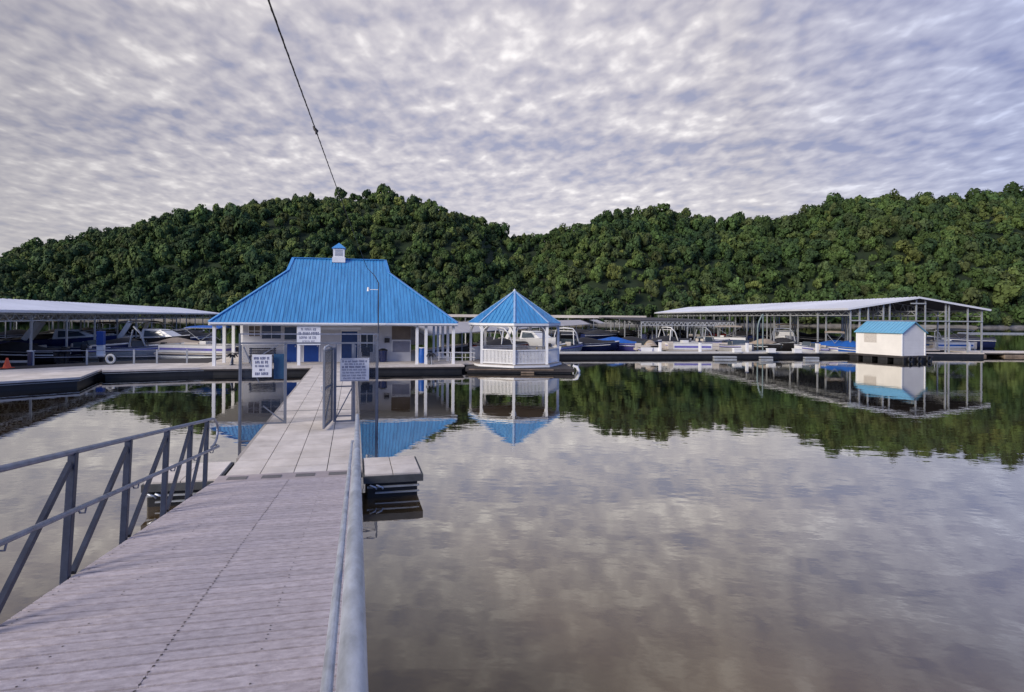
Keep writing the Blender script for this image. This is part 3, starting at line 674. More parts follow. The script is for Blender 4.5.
# platform under the building
def inset(poly, d):
    n_ = len(poly); ar = sum(poly[i][0]*poly[(i+1)%n_][1]-poly[(i+1)%n_][0]*poly[i][1] for i in range(n_)); sg_ = 1 if ar > 0 else -1; out_ = []
    for i in range(n_):
        a, p, c = (Vector(poly[j%n_]) for j in (i-1, i, i+1)); e1 = (p-a).normalized(); e2 = (c-p).normalized()
        n1 = Vector((-e1.y, e1.x))*sg_; n2 = Vector((-e2.y, e2.x))*sg_; m_ = (n1+n2); m_ = m_/max(.35, m_.length_squared)*2
        q = p+m_*d*1.0; out_.append((q.x, q.y))
    return out_
def dock(name, label, poly, zt=DECK, th=.10, m_=None, fl=True, fd=.32, edge=None):
    c = Vector((sum(p[0] for p in poly)/len(poly), sum(p[1] for p in poly)/len(poly), 0))
    t = thing(name, label, 'dock', c); lp = [(p[0]-c.x, p[1]-c.y) for p in poly]
    part('deck', m_ or M['tile'], t, lambda b: b.prism(lp, zt-th, zt))
    s_ = .96
    part('fascia', M['darkwood'], t, lambda b: b.prism(inset(lp, .04), zt-.20, zt-th-.002))
    if name == 'finger_dock': part('rub_rail', M['post'], t, lambda b: [b.prism(inset(lp, .02), z, z+.022) for z in (zt-.19,)])
    if fl: part('float', M['black'], t, lambda b: b.prism(inset(lp, .14), -.3, zt-.205))
    return t
def bp_(x, y): p = BO+BR*x+BD*y; return (p.x, p.y)
dock('building_platform', 'long floating platform under the blue-roofed building', [bp_(-.9,-1.0), bp_(BW+.55,-1.0), bp_(BW+.55,BDp+1.2), bp_(-.9,BDp+1.2)])
# mooring winches at the platform corners
def winch(label, px, py):
    p = at(px, py, DECK); t = thing('mooring_winch', label, 'winch', p, BA)
    part('stand', M['steel'], t, lambda b: (b.box(-.05,.05,-.05,.05,0,.5), b.box(-.16,.16,-.1,.1,-.0,.03)))
    part('drum', M['black'], t, lambda b: (b.tube([(-.12,0,.55),(.12,0,.55)], .09, 12), b.tube([(-.14,0,.55),(-.12,0,.55)], .15, 12), b.tube([(.12,0,.55),(.14,0,.55)], .15, 12)))
    part('hood', M['black'], t, lambda b: b.tube([(-.28,0,.48),(-.18,0,.66),(0,0,.72),(.18,0,.66),(.28,0,.48)], .035, 6))
    part('cable', M['alu'], t, lambda b: b.tube([(0,-.08,.5),(-.02,-.42,.1),(-.05,-.6,-.55)], .03, 6))
winch('dark mooring winch at the right end of the porch platform', 431, 364.2)
winch('dark mooring winch at the left corner of the porch platform', 232.5, 365)

# ------------------------------------------------------------------ left docks
f1 = at(0,381.5); f2 = at(80,377); f3 = at(97,370.5); f4 = at(236,366.6)
d_ = (f2-f1).normalized(); L0 = f1-d_*18
bk = Vector((-.20,.98,0))*4.2
dock('finger_dock', 'wide pale floating dock in the left foreground, nearer the gangway', [(L0.x,L0.y),(f2.x,f2.y),(f3.x,f3.y),(f3.x-.2,f3.y+.6),(L0.x-.3,L0.y+3.0)])
e3 = f3+Vector((-.15,.70,0)); 
dock('finger_dock', 'long pale floating dock running from the left foreground to the porch', [(L0.x-.2,L0.y+3.1),(f3.x-.2,f3.y+.7),(f3.x+.2,f3.y+.1),(f4.x,f4.y),bp_(-.93,-1.0),bp_(-.93,2.2),(f3.x-.6,f3.y+4.4),(L0.x-1,L0.y+7)])
dock('glare_filler_float', 'dark low filler float added over bright water between the left docks and covered slips', [(L0.x-1,L0.y+7.05),(f3.x-.6,f3.y+4.45),bp_(-1.0,2.3),bp_(-1.0,9.5),(f3.x-2.5,f3.y+9.0),(L0.x-2,L0.y+12)], zt=.30, th=.05, m_=M['darkwood'])  # added dark surface hiding sky glare on the water behind the left docks
def pline(pxa, pya, pxb, pyb): return at(pxa, pya), at(pxb, pyb)
ra, rb = at(28, 365.5), at(204, 362.8); rd = (rb-ra)
rail = thing('dock_railing', 'low grey pipe railing along the back of the left docks', 'railing', (ra.x, ra.y, DECK), math.atan2(rd.y, rd.x)); RL = rd.length
part('top_rail', M['galvrail'], rail, lambda b: (b.tube([(0,0,.82),(RL,0,.82)], .025, 6), b.tube([(0,0,.45),(RL,0,.45)], .022, 6)))
for px in (33, 87, 134, 157, 187):
    k = on_line(ra, rd.normalized(), px, 360); B('post', M['post'], rail, k-.045, k+.045, -.045, .045, 0, .86)
# lifebuoy on the rail
k = on_line(ra, rd.normalized(), 111, 358)
lb = thing('lifebuoy', 'white ring lifebuoy leaning on the dock railing, left of the porch', 'lifebuoy', tuple(ra+rd.normalized()*k+Vector((0.05,-.10,.32))), 0)
part('ring', M['ringw'], lb, lambda b: b.tube([(math.cos(a)*.24, 0, math.sin(a)*.24) for a in np.linspace(0, 2*math.pi, 25)], .075, 10, cap=False))
part('rope', M['black'], lb, lambda b: b.tube([(math.cos(a)*.335, -.01, math.sin(a)*.335) for a in np.linspace(0, 2*math.pi, 25)], .018, 5, cap=False))
c0 = at(7, 368); cone = thing('traffic_cone', 'squat orange-red cone on the left dock', 'cone', c0, 0)
part('body', M['orange'], cone, lambda b: b.tube([(0,0,.03),(0,0,.25),(0,0,.55)], [.20,.13,.05], 12)); part('base', M['orange'], cone, lambda b: b.box(-.24,.24,-.24,.24,0,.03))
c0 = at(31, 365.4); pc = thing('pedestal', 'small navy shore-power pedestal by the first railing post', 'pedestal', c0, 0)
part('body', M['navyhull'], pc, lambda b: b.box(-.13,.13,-.11,.11,0,.80), bevel=.02); part('cap', M['whitetrim'], pc, lambda b: b.box(-.15,.15,-.13,.13,.80,.86))

# ------------------------------------------------------------------ covered docks
def covered(name, label, base, ang, length, half, ez, rise, row_x, bay, mroof=M['covmetal'], open_dir=1, skip_posts=(), th=.16, fingers=True, webs=True):
    """local y runs along the axis from the near gable, local x = 0 at the axis"""
    t = thing(name, label, 'covered dock', (base[0], base[1], 0), ang)
    ov = .5
    a = [(-half-ov,-.4,ez),(0,-.4,ez+rise),(0,length,ez+rise),(-half-ov,length,ez)]; c = [(0,-.4,ez+rise),(half+ov,-.4,ez),(half+ov,length,ez),(0,length,ez+rise)]
    r = part('roof', mroof, t, lambda b: (b.slab(a, .05), b.slab(c, .05), b.ribs([a[0],a[1],a[2],a[3]], .9, .05, .04), b.ribs([c[1],c[0],c[3],c[2]], .9, .05, .04)))
    part('fascia', mroof, r, lambda b: (b.box(-half-ov-.03,-half-ov,-.4,length,ez-th,ez+.02), b.box(half+ov,half+ov+.03,-.4,length,ez-th,ez+.02), b.bar((-half-ov,-.42,ez-th/2),(0,-.42,ez+rise-th/2),.04,th), b.bar((half+ov,-.42,ez-th/2),(0,-.42,ez+rise-th/2),.04,th)))
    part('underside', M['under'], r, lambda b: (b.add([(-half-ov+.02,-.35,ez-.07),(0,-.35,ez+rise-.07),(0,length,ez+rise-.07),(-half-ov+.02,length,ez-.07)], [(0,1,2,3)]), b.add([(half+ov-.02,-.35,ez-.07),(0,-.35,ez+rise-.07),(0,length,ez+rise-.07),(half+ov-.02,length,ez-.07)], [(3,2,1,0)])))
    nb = int(length/bay)
    for k in range(nb+1):
        y = k*bay
        for x in row_x:
            if (k, x) in skip_posts: continue
            zr = ez+rise*(1-abs(x)/(half+ov))-.1
            B('post', M['post'], t, x-.055, x+.055, y-.055, y+.055, .1, zr)
        def tr_(b):
            n_ = 12; h0 = ez-.12; dx = 2*half/n_
            b.bar((-half,y,h0-.55),(half,y,h0-.55),.07); 
            for q in range(n_):
                xa = -half+q*dx; xb = xa+dx; za = ez+rise*(1-abs(xa)/(half+ov))-.14; zb = ez+rise*(1-abs(xb)/(half+ov))-.14
                b.bar((xa,y,za),(xb,y,zb),.07); b.bar((xa,y,h0-.55),((xa+xb)/2,y,(za+zb)/2),.045); b.bar(((xa+xb)/2,y,(za+zb)/2),(xb,y,h0-.55),.045)
        if 0 < k < 10 or (k == 0 and webs): part('truss', M['truss'], t, tr_)
    for x in row_x:
        def purl(b):
            n_ = int(length/1.25); z1_ = ez-.22; z0_ = z1_-.42
            b.bar((x,0,z1_),(x,length,z1_),.07); b.bar((x,0,z0_),(x,length,z0_),.06)
            for q in range(n_): b.bar((x,q*1.25,z0_),(x,q*1.25+.62,z1_),.04); b.bar((x,q*1.25+.62,z1_),(x,(q+1)*1.25,z0_),.04)
        part('lattice_girder', M['truss'], t, purl)
    part('walk', M['tile'], t, lambda b: b.box(-.9,.9,-.3,length,.34,.44))
    part('float', M['black'], t, lambda b: b.box(-.85,.85,-.2,length,-.2,.338))
    if fingers:
        for k in range(0, min(nb, 11)+1):
            for sx_ in (-1, 1):
                xa, xb = (.92, half) if sx_ > 0 else (-half, -.92)
                B('finger', M['tile'], t, xa, xb, k*bay-.32, k*bay+.32, .34, .44)
                B('finger_float', M['black'], t, xa+.03, xb-.03, k*bay-.28, k*bay+.28, -.2, .338)
    return t
# left: right-hand eave from (-28.3,34) running back-left
lE = Vector((-.85*33.2+.6, 32.2, 0)); la_ = math.atan(.262); ldir = Vector((-math.sin(la_), math.cos(la_), 0)); lper = Vector((math.cos(la_), math.sin(la_), 0))
# measured: eave passes px -? ; posts at px 31, 71, 98
Pp = Vector((ray(31,340)[0]*35.6, 35.6, 0)); half = 6.6
ln = thing  # noqa
near = Pp-ldir*10.0
base = near-lper*half
covered('covered_dock', 'long covered boat dock with a pale metal roof at the left edge of the photo', base, la_, 75, half, 3.62, .95, (-6.6,0,6.6), 5.0, th=.14)
covered('covered_dock', 'second covered boat dock in the shade behind the long one at the left edge', base-lper*17+ldir*14, la_, 60, half, 3.62, .95, (-6.6,0,6.6), 5.0, th=.14)
# right
eL = atY(848, 307.2, 52.0); eR = atY(991, 309.6, 52.0); hw = (eR.x-eL.x)/2-.5
rbase = Vector(((eL.x+eR.x)/2, 52.4, 0)); print('right cover', eL, eR, hw)
rc = covered('covered_dock', 'large open-sided covered dock with a white gabled metal roof at the right', rbase, 0.0, 56, hw, 4.50, 1.12, (-hw,-hw+.85,-hw*.5,0,hw*.5,hw), 5.0, th=.16, webs=False)
for px in (867.5, 889, 924.5, 945, 967):
    x = on_line(rbase, Vector((1,0,0)), px, 340); zr = 4.5+1.12*(1-abs(x)/(hw+.5))-.1
    B('gable_post', M['post'], rc, x-.05, x+.05, -.1, 0, .1, zr)
part('tie_beam', M['post'], rc, lambda b: (b.box(-hw,hw,-.16,-.11,3.32,3.42), b.box(on_line(rbase,Vector((1,0,0)),908)+.1,on_line(rbase,Vector((1,0,0)),925)-.06,-.2,-.12,4.95,5.06)))
# beige low cover running back right from behind the building
def lowcover():
    A = at(425,338,2.0); A = Vector((ray(425,338)[0]*44, 44, 0)); 
    dv = Vector((.335, .942, 0)); ang = math.atan2(-dv.x, dv.y)
    t = thing('beige_cover_dock', 'low covered dock with a deep beige roof edge running back behind the gazebo', 'covered dock', (A.x, A.y, 0), ang)
    Ln = 120; z0, z1 = 1.98, 2.9
    part('roof', M['beige'], t, lambda b: (b.slab([(-.0,0,z0),(0,Ln,z0),(-2.2,Ln,z1),(-2.2,0,z1)][::-1], .06), b.slab([(-2.2,0,z1),(-2.2,Ln,z1),(-6.5,Ln,z1-.4),(-6.5,0,z1-.4)][::-1], .06)))
    part('end_wall', M['beige'], t, lambda b: b.add([(0,0,z0),(-2.2,0,z1),(-6.5,0,z1-.4),(-6.5,0,1.2),(0,0,1.2)], [(0,1,2,3,4)]))
    for k in range(14):
        for x in (-.15, -5.8): B('post', M['post'], t, x-.05, x+.05, k*8+.5-.05, k*8+.5+.05, .1, z0+(0 if x > -1 else .4))
    part('walk', M['tile'], t, lambda b: b.box(-3.6,-2.2,-.3,Ln,.34,.44)); part('float', M['black'], t, lambda b: b.box(-3.55,-2.25,-.2,Ln,-.2,.338))
lowcover()
def backcover():
    a = atY(440,318,135); c = atY(640,318,135)
    t = thing('rear_cover_dock', 'farther covered dock with a thin cream roof edge above the beige one', 'covered dock', ((a.x+c.x)/2, 135, 0), 0)
    hl = (c.x-a.x)/2; z = 3.55
    part('roof', M['covmetal'], t, lambda b: b.slab([(-hl,-5,z+.4),(hl,-5,z+.4),(hl,9,z+.45),(-hl,9,z+.45)], .08)); part('fascia', M['beige'], t, lambda b: b.box(-hl,hl,-5.06,-5.0,z-.2,z+.42))
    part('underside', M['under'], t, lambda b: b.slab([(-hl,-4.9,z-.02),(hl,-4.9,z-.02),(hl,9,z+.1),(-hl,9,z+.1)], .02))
    for k in range(9):
        x = -hl+.2+(2*hl-.4)*k/8
        for y in (-4.8, 0, 8.6): B('post', M['post'], t, x-.06, x+.06, y-.06, y+.06, .1, z+(.0 if y < 0 else .35))
    part('walk', M['tile'], t, lambda b: b.box(-hl,hl,-.7,.7,.34,.44)); part('float', M['black'], t, lambda b: b.box(-hl,hl,-.65,.65,-.2,.338))
backcover()
# dark-roofed cover between rear cover and right cover
def midcover():
    a = atY(641,320,70); c = atY(735,321,70)
    t = thing('dark_cover_dock', 'shadowy flat-roofed boat cover left of the white gabled one', 'covered dock', ((a.x+c.x)/2, 74, 0), 0)
    hl = (c.x-a.x)/2; z = 3.05
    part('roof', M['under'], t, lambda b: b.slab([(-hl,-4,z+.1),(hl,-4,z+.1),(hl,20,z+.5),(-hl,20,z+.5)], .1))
    for y in (-3.9, 2, 9, 16):
        def g_(b):
            b.bar((-hl,y,z-.05),(hl,y,z-.05),.08); b.bar((-hl,y,z-.5),(hl,y,z-.5),.08)
            n_ = 22
            for q in range(n_):
                xa = -hl+2*hl*q/n_; dx = 2*hl/n_; b.bar((xa,y,z-.5),(xa+dx/2,y,z-.05),.07); b.bar((xa+dx/2,y,z-.05),(xa+dx,y,z-.5),.07)
        part('lattice_girder', M['truss'], t, g_)
    for k in range(7):
        for y in (-3.8, 4, 12): x = -hl+.1+(2*hl-.2)*k/6; B('post', M['post'], t, x-.06, x+.06, y-.06, y+.06, .1, z)
    part('walk', M['tile'], t, lambda b: b.box(-hl,hl,3.4,4.6,.34,.44)); part('float', M['black'], t, lambda b: b.box(-hl,hl,3.45,4.55,-.2,.338))
midcover()

# ------------------------------------------------------------------ main dock to the right, link walk, right docks
m0 = at(553,353); m1 = at(848,352.2); print('main dock', m0, m1)
dock('main_dock', 'long straight dock with a bright pale edge between the gazebo and the white shed', [(m0.x-1.5,m0.y),(m1.x+1,m1.y),(m1.x+1,m1.y+1.7),(m0.x-1.5,m0.y+1.7)], m_=mat('bright_dock_edge', (.62,.60,.56), .7, var=.1))
for i, (px, w_) in enumerate(((724,1.9),(763,1.05),(805,1.2))):
    p = at(px,359.5,0.02); t = thing('float_block', ('wide grey-white float block at the waterline, leftmost under the long dock','small double white float block at the waterline under the long dock, below the curved davit','pale float block at the waterline under the long dock, nearest the white shed')[i], 'float', (p.x, m0.y-.25, 0), 0)
    part('block', M['post'], t, lambda b: (b.box(-w_/2,w_/2,-.1,.22,-.1,.10), b.box(-w_/2,w_/2,-.1,.22,.16,.30)), bevel=.02)
g0 = Vector((ray(514,368)[0]*37.6, 37.6, 0))
lk0 = Vector(bp_(BW+.58,.6)+(0,)); 
dock('link_walk', 'short dock linking the porch to the gazebo', [(lk0.x,lk0.y),(g0.x-2.6,g0.y-1.2),(g0.x-2.6,g0.y+.6),(lk0.x-.4,lk0.y+1.8)])
lr = thing('link_railing', 'white pipe handrail between the porch and the gazebo', 'railing', (lk0.x-1.2, lk0.y+1.5, DECK), 0); gl_ = g0.x-2.6-lk0.x+1.2
part('top_rail', M['whitetrim'], lr, lambda b: (b.bar((-.4,0,.58),(gl_,.0,.58),.07), b.bar((-.4,0,.25),(gl_,0,.25),.04)))
for k in range(4): x = -.3+(gl_+.2)*k/3; B('post', M['whitetrim'], lr, x-.03, x+.03, -.03, .03, 0, .56)
r0 = at(971,352); r1 = at(1024,351.8)
dock('side_dock', 'pale-topped dock with brown stained floats at the right edge of the photo', [(r0.x,r0.y),(r0.x+24,r0.y+.5),(r0.x+24,r0.y+3.2),(r0.x,r0.y+2.7)], m_=M['tile'], fl=False)
for k, (dx, w_) in enumerate(((.1,1.5),(3.3,2.2),(7.2,2.2),(11.2,2.2))):
    t = thing('foam_float', ('short brown foam float under the left tip of the right-edge dock','brown stained foam float, second from left under the right-edge dock','brown stained foam float, third from left under the right-edge dock','brown stained foam float, farthest right under the right-edge dock')[k], 'float', (r0.x+dx+w_/2, r0.y+1.1, 0), 0, 'foam floats under the right-edge dock')
    part('block', M['foam'], t, lambda b: b.box(-w_/2,w_/2,-1.0,1.0,-.2,.20), bevel=.05)
q0 = at(925,349.5); q1 = at(968,349.3)
dock('rear_dock', 'narrow dock behind the white shed', [(q0.x-4,q0.y),(q1.x,q1.y+.3),(q1.x,q1.y+2),(q0.x-4,q0.y+1.8)])
fp = at(967,350,DECK-.1); t = thing('fender_post', 'white bumper post on the corner of the dock right of the shed', 'post', (fp.x,fp.y-.25,0), 0)
part('pad', M['whitetrim'], t, lambda b: b.tube([(0,0,-.1),(0,0,.9),(-.03,0,1.2)], [.17,.15,.06], 8))
# log boom and far docks
bm_ = [atY(px, y, 1) for px, y in ((960,333.5),(1024,333.8),(1150,335))]
t = thing('boom', 'long low grey breakwater boom on the far water at the right', 'breakwater', (0,0,0))
ba = at(958,333.2,.1); bb2 = at(1200,335,.1)
part('boom_line', M['post'], t, lambda b: b.tube([ba, (ba+bb2)/2+Vector((0,2,0)), bb2], .2, 8))

# ------------------------------------------------------------------ gazebo
gz_ = thing('gazebo', 'white octagonal gazebo with a pointed blue metal roof on its own float', 'gazebo', (g0.x, g0.y, DECK), 0)
GR = 2.92; GE = 2.62; ro = 3.08; AP = 4.74; an = [math.radians(-90+45*k-4.0) for k in range(8)]
V8 = [(math.cos(a), math.sin(a)) for a in an]
def groof(b):
    for k in range(8):
        a, c = V8[k], V8[(k+1)%8]; p = [(a[0]*ro,a[1]*ro,GE),(c[0]*ro,c[1]*ro,GE),(0,0,AP)]
        b.slab(p, .05); b.ribs(p, .27, .035, .03, .12)
gr = part('roof', M['blue'], gz_, groof)
part('hip_cap', mat('pale_blue_cap', (.30,.46,.68), .4), gr, lambda b: [b.bar((a[0]*ro,a[1]*ro,GE+.03),(0,0,AP+.03),.12,.05) for a in V8])
part('finial', M['covmetal'], gr, lambda b: b.tube([(0,0,AP-.05),(0,0,AP+.06),(0,0,AP+.16)], [.12,.08,.01], 8))
part('eave_trim', M['whitetrim'], gz_, lambda b: [b.bar((V8[k][0]*(ro-.02),V8[k][1]*(ro-.02),GE-.09),(V8[(k+1)%8][0]*(ro-.02),V8[(k+1)%8][1]*(ro-.02),GE-.09),.05,.14) for k in range(8)])
part('ceiling', mat('tan_boarding', (.30,.24,.18), .8), gz_, lambda b: b.add([(a[0]*(ro-.1),a[1]*(ro-.1),GE-.10) for a in V8], [tuple(range(8))[::-1]]))
for k in range(8):
    a = V8[k]; B('post', M['whitetrim'], gz_, a[0]*GR-.08, a[0]*GR+.08, a[1]*GR-.08, a[1]*GR+.08, 0, GE-.15)
def brk(b):
    for k in range(8):
        a, c = Vector(V8[k]+(0,))*GR, Vector(V8[(k+1)%8]+(0,))*GR; d = (c-a).normalized()
        for p, s_ in ((a, 1), (c, -1)):
            q = [p+d*s_*(.08+.5*(1-math.cos(u))) +Vector((0,0,GE-.72+.52*math.sin(u))) for u in np.linspace(0, math.pi/2, 6)]
            b.tube(q, .035, 4)
        b.bar(a+Vector((0,0,GE-.19)), c+Vector((0,0,GE-.19)), .05, .08)
part('bracket', M['whitetrim'], gz_, brk)
for k in range(8):
    a, c = Vector(V8[k]+(0,))*GR, Vector(V8[(k+1)%8]+(0,))*GR; d = (c-a).normalized(); ln_ = (c-a).length; n_ = Vector((d.y, -d.x, 0))
    if k == 6:   # entrance side: open with two side rails
        part('entrance_rail', M['whitetrim'], gz_, lambda b: [b.bar(a+d*.1+Vector((0,0,z)), a+d*.9+Vector((0,0,z)), .04) for z in (.3,.6,.85)]); continue
    def pan(b):
        b.bar(a+d*.08+Vector((0,0,.92)), c-d*.08+Vector((0,0,.92)), .10, .07)
        b.bar(a+d*.08+Vector((0,0,.10)), c-d*.08+Vector((0,0,.10)), .06, .06)
        x = .1
        while x < ln_-.1:
            b.bar(a+d*x+Vector((0,0,.12)), a+d*x+Vector((0,0,.9)), .06, .02, n_); x += .095
    part('railing_panel', M['white'], gz_, pan)
part('floor', M['tileedge'], gz_, lambda b: b.prism([(a[0]*(GR+.2),a[1]*(GR+.2)) for a in V8], -.02, .03))
part('skirt', M['whitetrim'], gz_, lambda b: b.prism([(a[0]*(GR+.24),a[1]*(GR+.24)) for a in V8], -.14, -.022))
gf = thing('gazebo_float', 'dark timber float raft with pale end pieces under the gazebo', 'float', (g0.x, g0.y, 0), 0)
part('frame', M['darkwood'], gf, lambda b: b.box(-3.2,3.5,-3.3,3.0,.10,.29)); part('float', M['black'], gf, lambda b: b.box(-3.1,3.3,-3.2,3.0,-.3,.095))
part('edge_board', M['foam'], gf, lambda b: (b.box(-3.0,2.2,-3.34,-3.302,.20,.26), b.box(.2,1.0,-3.36,-3.302,.02,.12)))
t = thing('white_fender', 'curved white fender hanging at the right corner of the gazebo raft', 'fender', (g0.x+3.75, g0.y-2.6, 0), 0)
part('fender', M['whitetrim'], t, lambda b: b.tube([(-.25,0,.42),(0,0,.36),(.12,0,.1),(.1,0,-.15)], [.06,.10,.11,.08], 8))
tb = thing('picnic_table', 'wooden picnic table inside the gazebo', 'table', (g0.x+.2, g0.y+.2, DECK+.03), .3)
part('tabletop', M['cantan'], tb, lambda b: b.box(-.8,.8,-.4,.4,.70,.75)); 
for s_ in (-1,1):
    part('bench_seat', M['cantan'], tb, lambda b: b.box(-.8,.8,s_*.75-.13,s_*.75+.13,.42,.46))
    part('leg', M['darkwood'], tb, lambda b: (b.bar((s_*.6,-.8,0),(s_*.6,-.2,.70),.08), b.bar((s_*.6,.8,0),(s_*.6,.2,.70),.08), b.bar((s_*.6,-.8,.4),(s_*.6,.8,.4),.08)))

# ------------------------------------------------------------------ white shed on raft
sc0 = at(902,356.0,DECK); fd_ = Vector((-.34,.94,0)).normalized(); rd2 = Vector((.94,.34,0)).normalized()
SHL, SHW = 3.85, 2.85; shz = atY(902, 332.3, sc0.y).z-DECK; apx = atY(914.5, 322.2, sc0.y+.45).z-DECK
sh = thing('floating_shed', 'small cream-white gabled shed with a sky-blue roof on a raft', 'shed', (sc0.x, sc0.y, DECK), math.atan2(rd2.y, rd2.x)); print('shed', sc0, shz, apx)
# local: x = gable direction (0..SHW), y = back (0..SHL)
part('wall', M['shedwall'], sh, lambda b: (b.box(0,SHW,0,SHL,0,shz), b.add([(0,0,shz),(SHW,0,shz),(SHW/2,0,apx-.05),(0,SHL,shz),(SHW,SHL,shz),(SHW/2,SHL,apx-.05)], [(0,1,2),(5,4,3)])))
e_ = .16; k_ = (apx-shz)/(SHW/2)
part('roof', M['shedblue'], sh, lambda b: (b.slab([(-e_,-e_,shz-e_*k_+.04),(-e_,SHL+e_,shz-e_*k_+.04),(SHW/2,SHL+e_,apx+.04),(SHW/2,-e_,apx+.04)][::-1], .05), b.slab([(SHW+e_,-e_,shz-e_*k_+.04),(SHW+e_,SHL+e_,shz-e_*k_+.04),(SHW/2,SHL+e_,apx+.04),(SHW/2,-e_,apx+.04)], .05), b.ribs([(-e_,-e_,shz-e_*k_+.04),(-e_,SHL+e_,shz-e_*k_+.04),(SHW/2,SHL+e_,apx+.04),(SHW/2,-e_,apx+.04)], .3)))
for x in (0,SHW):
    for y in (0,SHL): B('corner_trim', M['whitetrim'], sh, x-.05,x+.05,y-.05,y+.05,0,shz-.02)
part('faded_notice', mat('faded_print', (.60,.56,.52), .7, var=.15, scale=9), sh, lambda b: b.box(-.012,-.004,2.1,3.2,shz-.95,shz-.15))
part('siding_lap', M['shedwall'], sh, lambda b: ([b.box(-.012,-.003,.06,SHL-.06,z,z+.02) for z in np.arange(.2,shz-.05,.22)], [b.box(.06,SHW-.06,-.012,-.003,z,z+.02) for z in np.arange(.2,shz-.05,.22)]))
rf2 = thing('shed_raft', 'dark raft with stained floats carrying the white shed', 'float', (sc0.x, sc0.y, 0), math.atan2(rd2.y, rd2.x))
part('deck', M['darkwood'], rf2, lambda b: b.box(-.5,SHW+.35,-.45,SHL+.5,.30,.446)); part('float', M['black'], rf2, lambda b: [b.box(-.45,SHW+.3,y,y+.8,-.2,.298) for y in (-.4,.9,2.2,3.4)], bevel=.04)
part('tyre', M['black'], rf2, lambda b: [b.tube([(x+.22*math.cos(a),-.52,.2+.22*math.sin(a)) for a in np.linspace(0,6.283,14)], .08, 6, cap=False) for x in (.2,1.3,2.5)])

# ------------------------------------------------------------------ boats
def hull_mesh(b, L_, W_, hh, sheer=.25, flare=.8, bow=1.0):
    st = 12; ringsv = []
    for i in range(st+1):
        u = i/st; y = -L_/2+L_*u; w_ = W_/2*(1 if u < .45 else math.cos((u-.45)/.55*math.pi/2)**.62) ; w_ = max(w_, .02)
        zt_ = hh+sheer*u**2; zc = .12+.35*max(0, u-.55)**1.3*2; kz = -.28+ (hh+.2)*max(0, (u-.72)/.28)**2.2
        ringsv.append([(-w_,y,zt_),(-w_*flare,y,min(zc,zt_-.02)),(0,y,min(kz,zt_-.04)),(w_*flare,y,min(zc,zt_-.02)),(w_,y,zt_)])
    vs = [v for r_ in ringsv for v in r_]; fs = []
    for i in range(st):
        for k in range(4): fs.append((i*5+k+1, i*5+k, (i+1)*5+k, (i+1)*5+k+1))
    b.add(vs, fs, True); b.add(ringsv[0], [(0,1,2,3,4)])
    return ringsv
def deck_mesh(b, rings, i0, i1, dz=.0, inset=.94):
    vs = []; fs = []
    for r_ in rings[i0:i1+1]: vs += [(r_[0][0]*inset, r_[0][1], r_[0][2]+dz), (0, r_[0][1], r_[0][2]+dz+.06), (r_[4][0]*inset, r_[4][1], r_[4][2]+dz)]
    for i in range(i1-i0): fs += [(i*3, i*3+1, i*3+4, i*3+3), (i*3+1, i*3+2, i*3+5, i*3+4)]
    b.add(vs, fs, True)
def outboard(t, y, z, m_):
    part('outboard_motor', m_, t, lambda b: (b.box(-.2,.2,y-.42,y-.02,z+.18,z+.62), b.box(-.08,.08,y-.3,y-.14,-.3,z+.2)), bevel=.05)
